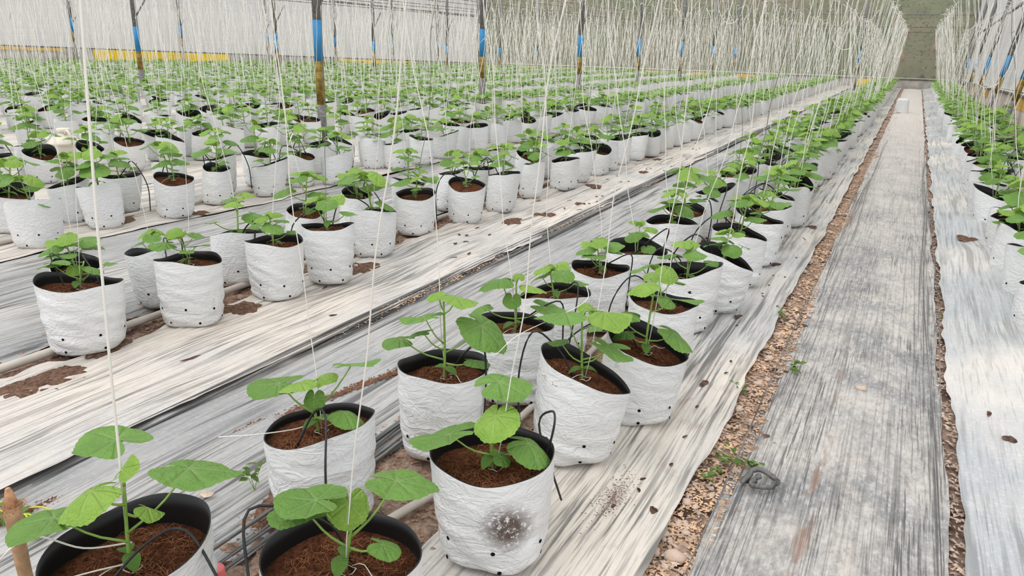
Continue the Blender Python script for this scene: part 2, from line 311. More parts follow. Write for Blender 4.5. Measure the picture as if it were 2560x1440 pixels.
# dark folded seam beside the second bed
def folds(x0, n, y0, y1, seed, mat, r, label):
    b = MB(); q = random.Random(seed)
    for i in range(n):
        ya = q.uniform(y0, y0 + (y1 - y0) * .4); yb = min(y1, ya + q.uniform(2, 9)); xx = x0 + q.uniform(-.07, .07); p0 = q.uniform(0, 6)
        pts = [(xx + .012 * math.sin(t * 1.3 + p0) + .02 * math.sin(t * .4 + p0 * 2), t, .004 + .003 * math.sin(t * 3 + p0)) for t in np.arange(ya, yb, .12)]
        if len(pts) < 3: continue
        b.add(*tube(pts, [r * min(1, .2 + 1.5 * min(k, len(pts) - 1 - k) / len(pts) * 4) for k in range(len(pts))], 5))
    return thing('film_fold', b.mesh('film_fold', mat), label, 'plastic film', kind='stuff')
M['fold'] = film('folded_film_edge', (.24, .235, .23), (.12, .12, .12), (.03, .03, .03), .5, .9, .1)
folds(-2.30, 30, .9, 30, 3, M['fold'], .007, 'dark folded film edges along the seam of the second bed')
folds(-1.46, 7, .8, 3.0, 4, M['fold'], .006, 'dark folded film edges left of the front bags')
folds(-.3, 6, 1.4, 18, 5, M['fold'], .0028, 'dark rolled left edge of the path film')
folds(.29, 5, 1.8, 18, 6, M['fold'], .0028, 'dark rolled right edge of the path film')

# chips, crumbs and stones
def chips(n, region, mat, s0, s1, seed, z=-.025, flat=.45):
    q = random.Random(seed); b = MB()
    for _ in range(n):
        x, y = region(q); s = q.uniform(s0, s1); v, f = [], [(0, 1, 2), (0, 2, 3), (0, 3, 1), (4, 2, 1), (4, 3, 2), (4, 1, 3)]
        a0 = q.uniform(0, 6.3); st = q.uniform(1, 2.6)
        pts = [(0, 0, s * flat)] + [(s * math.cos(a) * st, s * math.sin(a), q.uniform(-.3, .3) * s * flat) for a in (0, 2.1 + q.uniform(-.3, .3), 4.2)] + [(0, 0, -s * flat)]
        for p in pts: v.append((x + p[0] * math.cos(a0) - p[1] * math.sin(a0), y + p[0] * math.sin(a0) + p[1] * math.cos(a0), z + p[2] + s * flat * .4))
        b.add(v, f)
    return b
def stuff(name, b, mats, label, cat): return thing(name, b.mesh(name, mats, False), label, cat, kind='stuff')
gap = lambda q: ((lambda y: (q.uniform(-.47, -.31), y))(1.3 + q.random() ** 1.8 * 11))
stuff('husk_litter', chips(9000, gap, M['chip'], .0025, .0075, 1), M['chip'], 'tan husk chips scattered in the soil gap left of the path', 'litter')
stuff('gravel', chips(1500, gap, M['stone'], .004, .010, 2, -.024, .7), M['stone'], 'pale gravel crumbs in the soil gap left of the path', 'gravel')
stuff('gravel', chips(1500, lambda q: (q.uniform(.31, .39), 2 + q.random() ** 1.5 * 12), M['stone'], .004, .010, 3, -.026, .7), M['stone'], 'pale gravel crumbs in the soil gap right of the path', 'gravel')
def crumbline(q):
    y = q.uniform(.9, 2.6); return (-2.16 + (y - .97) * .26 + q.gauss(0, .012 + .02 * (abs(y - 1.6) < .07)), y)
stuff('soil_crumbs', chips(2400, crumbline, None, .002, .006, 4, -.008, .6), plain('brown_crumb', (.20, .10, .065), .9, .1, .4, 40), 'line of brown soil crumbs on the grey film left of the front bags', 'soil')
stuff('soil_crumbs', chips(4500, lambda q: (q.uniform(-1.6, -.98), q.uniform(.6, 3.6)), None, .002, .008, 5, -.02, .6), plain('mixed_crumb', (.36, .23, .16), .9, .1, .5, 30), 'brown soil crumbs between the two nearest rows of bags', 'soil')
stuff('soil_crumbs', chips(5000, lambda q: (q.uniform(-3.2, -2.82), q.uniform(1.2, 7)), None, .003, .009, 6, -.02, .6), plain('dark_crumb', (.28, .17, .12), .9, .1, .5, 30), 'brown soil crumbs round the second pair of bag rows', 'soil')
stuff('soil_crumbs', chips(1500, lambda q: (-2.27 + q.gauss(0, .02), q.choice((3.2, 3.9, 5.2, 5.9, 7.5)) + q.gauss(0, .28)), None, .002, .006, 12, .004, .5), M['chip'], 'tan soil crumbs caught in the seam of the second bed', 'soil')
stuff('soil_crumbs', chips(420, lambda q: (-.63 + q.gauss(0, .022), 1.98 + q.gauss(0, .07)), None, .001, .0028, 8, .0, .5), plain('film_crumb', (.16, .08, .055), .9, .1, .4, 30), 'brown soil spilled on the white film beside the leaning bag', 'soil')
def rock(s, seed):
    q = random.Random(seed); n = 8; v = []; f = []
    for i in range(1, 5):
        for j in range(n):
            a = PI * i / 5; t = 2 * PI * j / n; r = s * (1 + q.uniform(-.2, .2)); v.append((r * math.sin(a) * math.cos(t) * 1.25, r * math.sin(a) * math.sin(t), r * .65 * math.cos(a)))
    v += [(0, 0, s * .62), (0, 0, -s * .6)]
    for i in range(3):
        for j in range(n): f.append((i * n + j, (i + 1) * n + j, (i + 1) * n + (j + 1) % n, i * n + (j + 1) % n))
    for j in range(n): f.append((32, j, (j + 1) % n)); f.append((33, 24 + (j + 1) % n, 24 + j))
    return mesh('stone', v, f, M['stone'])
rocks = [rock(1, i) for i in range(5)]
q = random.Random(9)
for i in range(60):
    y = 1.45 + q.random() ** 1.6 * 6; s = q.uniform(.008, .02) * (1 if q.random() < .8 else 1.4)
    link('stone', rocks[i % 5], fl, Matrix.Translation((q.uniform(-.45, -.345), y, -.028 + s * .3)) @ Matrix.Rotation(q.uniform(0, 6), 4, 'Z') @ Matrix.Scale(s, 4))
thing('pebble', rocks[2], 'pale pebble lying alone in the middle of the grey path', 'stone', mat=Matrix.Translation((.01, 3.28, -.012)) @ Matrix.Scale(.021, 4))
thing('husk_flake', mesh('husk_flake', [(math.cos(a) * .024 * (1 + .2 * math.sin(3 * a)), math.sin(a) * .016 * (1 + .2 * math.sin(3 * a)), .004 * math.sin(2 * a)) for a in [k * PI / 5 for k in range(10)]], [tuple(range(10))], M['stone'], False), 'small pale flake on the grey film left of the front bags', 'flake', loc=(-1.74, 1.36, .004))

# ------------------------------------------------------------ walls
def quad(name, pts, mat, n=(1, 1)): return mesh(name, pts, [(0, 1, 2, 3)], mat, False)
YW = 36.5; XC = -20.9; LX, LY = -37.2, 8.7
def zlow(t): return .38 + .49 * t * 1.0 * 32.65 / 21.48 * 1.0
wf = link('wall_far', mesh('wall_far', [(XC, YW, .37), (1.9, YW, .37), (1.9, YW, 4.6), (XC, YW, 4.6)], [(0, 1, 2, 3)], M['net'], False), kind='structure')
link('low_wall', mesh('low_wall', *box(XC, 1.9, YW - .05, YW + .08, -.05, .36), M['concrete'], False), wf)
for z, r, m in ((.40, .018, 'rail'), (.345, .012, 'batten')): link('batten', mesh('batten', *tube([(XC, YW - .07, z), (1.8, YW - .07, z)], r, 6), M[m]), wf)
for z in (2.42, 2.22, 2.9): link('wall_wire', mesh('wall_wire', *tube([(XC, YW - .1, z), (1.75, YW - .1, z)], .013 if z > 2.4 else .008, 5), M['steel'] if z > 2.3 else M['batten']), wf)
for a, b in ((-21, -15.6), (-12.3, -6.2), (-2.25, -1.4)): link('yellow_panel', mesh('yellow_panel', *box(a, b, YW - .07, YW - .045, .02, .33), M['yellow' if a > -5 else 'yelloworn'], False), wf)
wl = link('wall_left', mesh('wall_left', [(LX, LY, zlow(1)), (XC, YW, .37), (XC, YW, 4.8), (LX, LY, 4.8)], [(0, 1, 2, 3)], M['sheet'], False), kind='structure')
du = Vector((LX - XC, LY - YW, 0)); L = du.length; du.normalize(); nn = Vector((du.y, -du.x, 0)) * (1 if du.y * 1 > 0 else 1)
if nn.y > 0: nn = -nn
def strip(t0, t1, zf0, zf1, off, mat, name, th=.02):
    a = Vector((XC, YW, 0)) + du * (t0 * L) + nn * off; b = Vector((XC, YW, 0)) + du * (t1 * L) + nn * off
    v = [(a.x, a.y, zf0(t0)), (b.x, b.y, zf0(t1)), (b.x, b.y, zf1(t1)), (a.x, a.y, zf1(t0))]; v += [(p[0] - nn.x * th, p[1] - nn.y * th, p[2]) for p in v]
    link(name, mesh(name, v, [(0, 1, 2, 3), (7, 6, 5, 4), (3, 2, 6, 7), (0, 4, 5, 1), (0, 3, 7, 4), (1, 5, 6, 2)], mat, False), wl)
strip(0, 1, lambda t: -.05, lambda t: zlow(t) - .02, .05, M['concrete'], 'low_wall', .1)
strip(0, 1, lambda t: zlow(t) - .03, lambda t: zlow(t) + .0, .07, M['batten'], 'batten'); strip(0, 1, lambda t: zlow(t) + .01, lambda t: zlow(t) + .035, .08, M['rail'], 'rail')
for a, b, m in ((.403, .568, 'yellow'), (.122, .245, 'yellow'), (.60, 1., 'yelloworn')): strip(a, b, (lambda t: zlow(t) * .40) if m == 'yellow' else (lambda t: zlow(t) - .18), lambda t: zlow(t) - .05, .075, M[m], 'yellow_panel')
wr = link('wall_right', mesh('wall_right', [(1.78, 36.5, .38), (2.05, 6, .9), (2.2, 6, 4.6), (1.9, 36.5, 4.6)], [(0, 1, 2, 3)], M['sheet'], False), kind='structure')
def zr(y): return .38 + (36.5 - y) * .0145
v = []
for y in (36.5, 6): xx = 1.75 + (36.5 - y) * .0088; v += [(xx, y, -.05), (xx, y, zr(y)), (xx + .12, y, zr(y)), (xx + .12, y, -.05)]
link('low_wall', mesh('low_wall', v, [(0, 1, 5, 4), (1, 2, 6, 5), (2, 3, 7, 6), (0, 3, 2, 1), (4, 5, 6, 7)], M['concreteR'], False), wr)
for dz, m in ((.02, 'rail'), (-.03, 'batten')): link('batten', mesh('batten', *tube([(1.72, 36.4, zr(36.4) + dz), (1.985, 6, zr(6) + dz)], .02, 6), M[m]), wr)
for a, b in ((30.5, 28), (26.6, 24.8), (18.9, 14), (34.5, 33)):
    xa, xb = 1.74 + (36.5 - a) * .0088, 1.74 + (36.5 - b) * .0088
    link('yellow_panel', mesh('yellow_panel', [(xa, a, zr(a) - .28), (xb, b, zr(b) - .28), (xb, b, zr(b) - .05), (xa, a, zr(a) - .05)], [(0, 1, 2, 3)], M['yelloworn'], False), wr)
# hillside and greenery outside the net
hb = NT('green_hillside', .9, .1); hn = hb.noise(scale=.9, det=6, rough=.7); h2 = hb.noise(scale=.25, off=4.); hb.col(hb.mix(hb.ramp(h2, .4, .6), hb.mix(hb.ramp(hn, .35, .65), (.06, .085, .035), (.13, .16, .07)), (.18, .15, .10)))
hl = link('hillside', grid('hillside', np.linspace(-40, 14, 60), np.linspace(37.2, 60, 30), lambda x, y: np.clip((y - 38) * .75, -.05, 14) + .4 * und(x, y), hb.m), kind='structure')
b = MB(); q = random.Random(5)
for _ in range(16000):
    x = q.uniform(-24, 6); y = 38 + q.random() * 3.5; z = q.random() ** 1.2 * 4.8; s = q.uniform(.03, .09); a = q.uniform(0, 6.3); c = q.uniform(-.8, .8)
    d = Vector((math.cos(a), math.sin(a) * .4, c)).normalized() * s; e = Vector((-math.sin(a), .2, q.uniform(-.5, 1))).normalized() * s * .6; p = Vector((x, y, z))
    b.add([p - d, p + e, p + d, p - e], [(0, 1, 2, 3)])
fm = NT('outside_foliage', .7, .2); fm.col(fm.mix(fm.ramp(fm.noise(scale=1.3), .35, .65), (.06, .09, .03), (.17, .21, .09)))
thing('hedge', b.mesh('hedge', fm.m, False), 'blurred green bushes outside the net behind the far wall', 'bush', kind='stuff')
for i in range(12):
    x = (q.uniform(-2.5, .8) if i < 7 else q.uniform(-18, -3)); z = q.uniform(1.2, 3.2); pts = [(x + .04 * k * q.uniform(-1, 1), 36.9, z - k * .13) for k in range(5)]
    thing('dry_frond', mesh('dry_frond', *tube(pts, [.02, .07, .09, .06, .01], 5), M['dry']), 'pinkish brown dry frond hanging outside the far net', 'dry leaf', 'dry fronds outside the far net')

# ------------------------------------------------------------ posts, pipes, wires
nm0 = ['first', 'second', 'third', 'fourth', 'fifth', 'sixth']
def post(x, y, label, r=.06, top=3.6, lean=(0, 0), zb=(.6, 1.08, 1.61), base='steel', braces=True, yaw=0):
    root = thing('steel_post', None, label, 'post', 'painted steel posts', (x, y, 0))
    def seg(nm, z0, z1, m, rr):
        b = MB().add(*tube([(lean[0] * z0, lean[1] * z0, z0), (lean[0] * z1, lean[1] * z1, z1)], rr, 16)); link(nm, b.mesh(nm, M[m]), root)
    seg('footing', -.04, zb[0], base, r); seg('yellow_band', zb[0], zb[1], 'ochre', r * 1.01); seg('blue_band', zb[1], zb[2], 'blue', r * 1.04); seg('shaft', zb[2], top, 'steel', r * .97)
    if braces:
        P = lambda z: Vector((lean[0] * z, lean[1] * z, z))
        for s in (-1, 1):
            link('brace', mesh('brace', *tube([P(2.3) + Vector((s * .06, -.05, 0)), P(2.9) + Vector((s * .42, -.05, 0))], .014, 5), M['rail']), root)
        link('brace', mesh('brace', *tube([P(1.72), P(2.3) + Vector((0, .45, 0))], .02, 5), M['steel']), root)
    return root
for i, y in enumerate([8.42, 13.11, 17.75, 22.4, 27.1, 31.4, 35.6]):
    post(-7.4 + (0, -.05, .05, 0, 0, .1, .1)[i], y, ['thickest grey post with a blue band, standing among the bags', 'second post behind the thickest one, blue and yellow banded', 'third post of the middle line, blue and yellow banded', 'fourth post of the middle line, blue and yellow banded', 'fifth post of the middle line', 'sixth post of the middle line', 'farthest post of the middle line'][i], zb=((.48, 1.07, 1.61), (.72, 1.12, 1.62), (.7, 1.1, 1.61), (.7, 1.1, 1.61), (.6, 1.08, 1.6), (.6, 1.0, 1.5), (.6, 1., 1.5))[i])
for i, y in enumerate([12.85, 17.5, 22.2, 27., 31.5, 35.4]):
    post(-17, y, 'blue banded post in the left line, ' + ['nearest to the left edge', 'second from the left', 'with a white ribbon knot', 'fourth from the left', 'fifth from the left', 'by the far net'][i], zb=((.55, .98, 1.55), (.55, .98, 1.5), (.5, .98, 1.35), (.5, .86, 1.25), (.5, .8, 1.2), (.5, .8, 1.2))[i])
for i, (x, y, z1, z2) in enumerate([(-30.4, 20.1, 1.4, 1.95), (-28.35, 23.6, 1.28, 1.79), (-26.45, 26.7, 1.16, 1.63), (-24.85, 29.5, 1.04, 1.48), (-23.35, 32, 1.1, 1.4), (-22.1, 34.2, 1.05, 1.4)]):
    post(x, y, 'slim distant post beside the white wall, ' + nm0[i] + ' from the left', zb=(z1 - .35, z1, z2), r=.055)
for i, (x, y, ln) in enumerate([(1.68, 17.6, .16), (1.62, 20.8, .14), (1.6, 25.3, .12), (1.58, 29.2, .1), (1.56, 33, .09)]):
    post(x, y, 'leaning banded post against the right wall, ' + ['nearest', 'second nearest', 'third nearest', 'fourth nearest', 'farthest'][i], lean=(ln, .0), zb=(.55, .95 - .03 * i, 1.42 - .04 * i), r=.055, braces=i < 2)
post(-2.0, 32.5, 'dark post wrapped in twine near the end of the nearest rows', zb=(.55, 1.0, 1.45), r=.05)
thing('corner_post', mesh('corner_post', *tube([(XC, 36.3, 0), (XC, 36.3, 4.6)], .06, 8), M['steel']), 'dark upright where the white sheeting meets the green net', 'post')
thing('corner_post', mesh('corner_post', *tube([(1.7, 36.3, 0), (1.8, 36.3, 4.6)], .05, 8), M['steel']), 'dark upright in the far right corner', 'post')
for p0, p1, r, lb in [((-19.2, 22.6, 2.7), (-20.8, 35.8, 2.7), .03, 'long dark pipe high in front of the white wall'), ((-13.4, 32.4, 2.7), (-13.6, 36.4, 2.7), .03, 'short dark pipe running to the far net'), ((1.95, 14, 2.75), (1.5, 31, 1.9), .03, 'slanting dark pipe beside the right wall')]:
    thing('overhead_pipe', mesh('overhead_pipe', *tube([p0, p1], r, 8), M['steel']), lb, 'pipe')
BEDS = [(-1.03, .45, -.57, -1.5)] + [(-3.18, .37, -2.78, -3.62)] + [(-5.25 - 2.1 * k, .4, -4.83 - 2.1 * k, -5.67 - 2.1 * k) for k in range(19)]
nm = ['first', 'second', 'third', 'fourth', 'fifth', 'sixth', 'seventh', 'eighth', 'ninth', 'tenth', '11th', '12th', '13th', '14th', '15th', '16th', '17th', '18th', '19th', '20th', '21st', '22nd']
for k, (xc, sp_, wa, wb) in enumerate(BEDS[:7]):
    for s, xw in (('right', wa), ('left', wb)):
        thing('support_wire', mesh('support_wire', *tube([(xw, 3, 2.25), (xw, 36.3, 2.25)], .003 + .0012 * k, 4), M['steel']), 'thin overhead wire above the %s row of the %s bed' % (s, nm[k]), 'wire')
for s, xw in (('left', .43), ('right', 1.42)): thing('support_wire', mesh('support_wire', *tube([(xw, 3, 2.25), (xw, 36.3, 2.25)], .003, 4), M['steel']), 'thin overhead wire above the %s row beside the right wall' % s, 'wire')
for k, (x, y0, y1) in enumerate([(-1.12, .7, 34), (-3.2, 1.3, 34), (-5.25, 2, 34)]):
    pts = [(x + (-.1 if k == 0 and y < 1.6 else 0) * (1.6 - y) * 4 + .012 * math.sin(y * 1.1), y, .012) for y in np.arange(y0, y1, .35)]
    thing('supply_pipe', mesh('supply_pipe', *tube(pts, .014 + .005 * (k > 0), 8), M['pvc']), 'pale water pipe lying between the rows of the %s bed' % nm[k], 'pipe')

# ------------------------------------------------------------ bags
def bagmesh(seed, R=.142, e=.08, ea=0., h=.30, tilt=(0, 0), lean=(0, 0), nt=48, nz=18, mixd=.055, wr=1., dirty=False, rimw=.006):
    """returns outer, lining, mix, [holes], rim function"""
    q = np.random.RandomState(seed); ph = q.uniform(0, 6.28, 8); kz = q.uniform(14, 46, 6); kt = q.randint(1, 5, 6); am = q.uniform(.4, 1, 6)
    def P(th, t, ins=0.):
        r = R * (.90 + .035 * math.sin(PI * t) + .10 * t) - ins
        if t < .12: r *= 1 - .15 * (1 - t / .12) ** 2
        ee = e * (.25 + .75 * t); c, s = math.cos(th - ea), math.sin(th - ea); x = r * (1 + ee) * c; y = r * (1 - ee) * s
        sq = 1 + .05 * (1 - t) * math.cos(4 * (th - ea) + ph[6]); x *= sq; y *= sq
        x, y = x * math.cos(ea) - y * math.sin(ea), x * math.sin(ea) + y * math.cos(ea)
        zt = h + tilt[0] * x / R + tilt[1] * y / R + rimw * math.sin(2 * th + ph[7]) + .003 * math.sin(5 * th + ph[3])
        z = zt * t; d = 0
        for i in range(6): d += am[i] * math.sin(kz[i] * z * 3 + kt[i] * th + ph[i] + 2 * math.sin(th * 2 + ph[(i + 2) % 8]))
        d *= .0017 * wr * (1.25 - t); d += .004 * math.sin(3 * th + ph[0]) * (1 - .5 * t)
        return (x + d * math.cos(th) + lean[0] * t, y + d * math.sin(th) + lean[1] * t, z + (.004 * abs(math.sin(2 * (th - ea))) if t < .02 else 0))
    ths = [2 * PI * j / nt for j in range(nt)]
    v = []; f = []
    for i in range(nz + 1):
        for th in ths: v.append(P(th, i / nz))
    for i in range(nz):
        for j in range(nt): f.append((i * nt + j, i * nt + (j + 1) % nt, (i + 1) * nt + (j + 1) % nt, (i + 1) * nt + j))
    v.append((0, 0, .0)); k = len(v) - 1
    for j in range(nt): f.append((k, (j + 1) % nt, j))
    outer = mesh('grow_bag', v, f, M['bagdirt' if dirty else 'bag'])
    tm = 1 - mixd / h; v = []; f = []; ts = [1.0, 1.002, tm + (1 - tm) * .5, tm - .03]
    for i, t in enumerate(ts):
        for th in ths: v.append(P(th, t, 0 if i == 0 else .003))
    for i in range(3):
        for j in range(nt): f.append(((i + 1) * nt + j, (i + 1) * nt + (j + 1) % nt, i * nt + (j + 1) % nt, i * nt + j))
    lining = mesh('lining', v, f, M['black'])
    v = []; f = []; rr = [1., .85, .65, .45, .25, .1]; nm_ = min(nt, 32); n1 = np.random.RandomState(seed + 9)
    cen = (lean[0] * tm, lean[1] * tm)
    for i, rr_ in enumerate(rr):
        for j in range(nm_):
            p = P(2 * PI * j / nm_, tm, .004); zz = (h * tm) * .35 + p[2] * .65 if True else p[2]
            zz = h * tm + (p[2] - h * tm) * (.85 if i == 0 else .85 * rr_) + (0 if i == 0 else n1.uniform(-.005, .006)) + .012 * (1 - rr_)
            v.append((cen[0] + (p[0] - cen[0]) * rr_, cen[1] + (p[1] - cen[1]) * rr_, zz))
    for i in range(5):
        for j in range(nm_): f.append((i * nm_ + j, i * nm_ + (j + 1) % nm_, (i + 1) * nm_ + (j + 1) % nm_, (i + 1) * nm_ + j))
    f.append(tuple(5 * nm_ + j for j in range(nm_)))
    mix = mesh('potting_mix', v, f, M['coir'])
    holes = []
    for lvl, n, o in ((.30, 7, ph[1]), (.09, 6, ph[2])):
        for i in range(n):
            th = o + 2 * PI * i / n; p = Vector(P(th, lvl, -.0012)); nrm = Vector((math.cos(th), math.sin(th), 0)); t2 = Vector((-math.sin(th), math.cos(th), 0))
            v = [p + nrm * .0008] + [p + (t2 * math.cos(a) + Vector((0, 0, 1)) * math.sin(a)) * .0062 + nrm * .0005 for a in [k * PI / 4 for k in range(8)]]
            holes.append((v, [(0, k + 1, (k + 1) % 8 + 1) for k in range(8)]))
    return dict(outer=outer, lining=lining, mix=mix, holes=holes, base=Vector((cen[0], cen[1], h * tm + .008)), rim=P, h=h, R=R)
def fibres(R, z, n, seed, tilt=(0, 0)):
    q = random.Random(seed); b = MB()
    for _ in range(n):
        a = q.uniform(0, 6.3); r = R * math.sqrt(q.random()) * .92; x, y = r * math.cos(a), r * math.sin(a); d = q.uniform(0, 6.3); L_ = q.uniform(.015, .045); cu = q.uniform(-2, 2); pts = []
        zz = z + .012 * (1 - r / R) + .85 * (tilt[0] * x + tilt[1] * y) / R
        for k in range(4):
            pts.append((x, y, zz + .001 + q.uniform(-.002, .006) + (.006 if k in (1, 2) else 0))); x += math.cos(d) * L_ / 3; y += math.sin(d) * L_ / 3; d += cu / 3
            if math.hypot(x, y) > R * .95: break
        if len(pts) > 1: b.add(*tube(pts, .00055, 3, False))
    return b.mesh('coir_fibre', M['fibre'])

# ------------------------------------------------------------ leaves and plants
def leafmesh(seed, nt=64, nr_=6, mat='leaf', cup=.1, fold=.0, name='leaf'):
    q = np.random.RandomState(seed); v = [(0, 0, 0)]; f = []; vein = [1.]; p0, p1 = q.uniform(0, 6, 2)
    va = (0, .88, -.88, 1.75, -1.75, 2.5, -2.5)
    for i in range(1, nr_ + 1):
        rr = (i / nr_) ** .85
        for j in range(nt):
            th = -PI + 2 * PI * (j + .5) / nt; a = abs(th)
            R = .58 + .13 * math.cos(th) * (1 if a < PI / 2 else .35) + .03 * (abs(math.cos(2.55 * th)) ** 1.5) ; R -= .0 if a < 2.4 else .10 * (a - 2.4)
            R *= 1 - .86 * max(0, (a - 2.72) / (PI - 2.72)) ** 1.6
            if i == nr_: R *= 1 + .012 * (1 if j % 2 else -1) + .012 * math.sin(th * 11 + p0)
            r = R * rr; dv = min(abs(th - g) * max(r, .02) for g in va); w = math.exp(-(dv / .022) ** 2)
            x, y = r * math.cos(th), r * math.sin(th)
            z = -cup * r * r * 1.6 + .06 * r * math.sin(3 * th + p0) * rr + .012 * rr * math.sin(7 * th + p1) * r + .05 * r * (1 - math.exp(-(dv / .07) ** 2)) * (1 - rr * .5) - fold * abs(y) * .7
            z += .05 * (a > 2.5) * (a - 2.5) * rr
            v.append((x, y, z)); vein.append(w * (1 - .5 * rr))
    for j in range(nt - 1): f.append((0, 1 + j, 1 + j + 1))
    for i in range(nr_ - 1):
        for j in range(nt - 1): a = 1 + i * nt + j; f.append((a, a + nt, a + nt + 1, a + 1))
    m = mesh(name, v, f, M[mat]); at = m.attributes.new('vein', 'FLOAT', 'POINT'); at.data.foreach_set('value', vein); return m
SPEC = [None]
LEAF = [leafmesh(i, cup=c, fold=fo) for i, (c, fo) in enumerate([(.1, 0), (.25, 0), (.05, .15), (.35, .1), (.16, .3), (.0, .05)])]
LEAFY = [leafmesh(10 + i, mat='leaf_young', cup=c, fold=fo) for i, (c, fo) in enumerate([(.2, .3), (.1, .6), (.4, .1)])]
def cotmesh():
    v = []; f = []
    for i in range(7):
        for j in (-1, 0, 1): u = i / 6; w = .36 * math.sin(PI * min(.97, u * .92 + .06)) ** .7; v.append((u, j * w, .12 * math.sin(PI * u) - .25 * u * u + .05 * abs(j)))
    for i in range(6):
        for j in (0, 1): a = i * 3 + j; f.append((a, a + 3, a + 4, a + 1))
    m = mesh('cotyledon', v, f, M['leaf']); return m
COT = cotmesh()
def lmat(pos, az, pitch, roll, s):
    return Matrix.Translation(pos) @ Matrix.Rotation(az, 4, 'Z') @ Matrix.Rotation(-pitch, 4, 'Y') @ Matrix.Rotation(roll, 4, 'X') @ Matrix.Scale(s, 4)
def makeplant(seed, H=.2, leaves=None, tiltback=-.14):
    """stem mesh + [(name, mesh, matrix)] ; leaves: (z0, end xyz, az, pitch, size, young)"""
    q = random.Random(seed); b = MB(); lean = (q.uniform(-.03, .03), q.uniform(-.03, .03)); out = []
    stem = curve([(0, 0, -.02), (lean[0] * .3 + q.uniform(-.005, .005), lean[1] * .3, H * .35), (lean[0], lean[1], H)], 8)
    b.add(*tube(stem, [.0048 - .0022 * i / 8 for i in range(9)], 7))
    if leaves is None:
        leaves = []; n = q.randint(5, 7); a = q.uniform(0, 6.3)
        for i in range(n):
            u = i / (n - 1); z0 = H * (.25 + .7 * u); ln = (.085 - .045 * u) * q.uniform(.8, 1.25); up = ln * (.45 + .4 * u) + q.uniform(-.01, .02)
            sz = (.125 - .05 * u) * q.uniform(.82, 1.15) if not (i == 0) else .07 * q.uniform(.8, 1.2)
            leaves.append((z0, (lean[0] * z0 / H + math.cos(a) * ln, lean[1] * z0 / H + math.sin(a) * ln, z0 + up), a + q.uniform(-.3, .3), q.uniform(-.45, .15), sz, u > .72))
            a += 2.4 + q.uniform(-.4, .4)
        leaves.append((H * .97, (lean[0] + .008, lean[1], H + .012), a, .9, .045, True)); leaves.append((H * .97, (lean[0] - .008, lean[1], H + .014), a + 2.6, .7, .04, True))
    hero = leaves is not None and tiltback and len(leaves[0]) == 6 and leaves is SPEC[0]
    for z0, e, az, pt, sz, yg in leaves:
        s0 = Vector((lean[0] * z0 / H, lean[1] * z0 / H, z0)); e = Vector(e); mid = (s0 + e) / 2 + Vector((0, 0, -.012 if (e - s0).length > .04 else 0))
        b.add(*tube(curve([s0, mid, e], 5), [.0030, .0026, .0023, .0021, .0019, .0017], 6)); lm = q.choice(LEAFY if yg else LEAF)
        mt = lmat(e, az, pt, q.uniform(-.2, .2), sz / 1.18)
        if hero: mt = Matrix.Translation(e) @ Matrix.Rotation(tiltback, 4, RV) @ Matrix.Translation(-e) @ mt
        out.append(('leaf', lm, mt))
    ca = q.uniform(0, 6)
    for k in (0, 1): out.append(('cotyledon', COT, lmat((0, 0, .035), ca + PI * k, -.1, 0, .045)))
    return b.mesh('stem', M['stem']), out, Vector((lean[0], lean[1], H))
PLANTS = [makeplant(100 + i, H=(.13, .16, .19, .21, .17, .15, .22, .18, .14, .2, .12, .24)[i]) for i in range(12)]
BAGS = [bagmesh(200 + i, R=rng.uniform(.130, .147), e=rng.uniform(.0, .3), ea=rng.uniform(0, 6), h=rng.uniform(.285, .325), tilt=(rng.uniform(-.042, .042), rng.uniform(-.042, .042)), lean=(rng.uniform(-.03, .03), rng.uniform(-.03, .03)), rimw=rng.uniform(.004, .016), nt=30, nz=11, mixd=rng.choice([.03, .045, .06, .08])) for i in range(14)]
for bb in BAGS:
    h_ = MB(); [h_.add(*x) for x in bb['holes']]; bb['hm'] = h_.mesh('drain_holes', M['hole'], False)

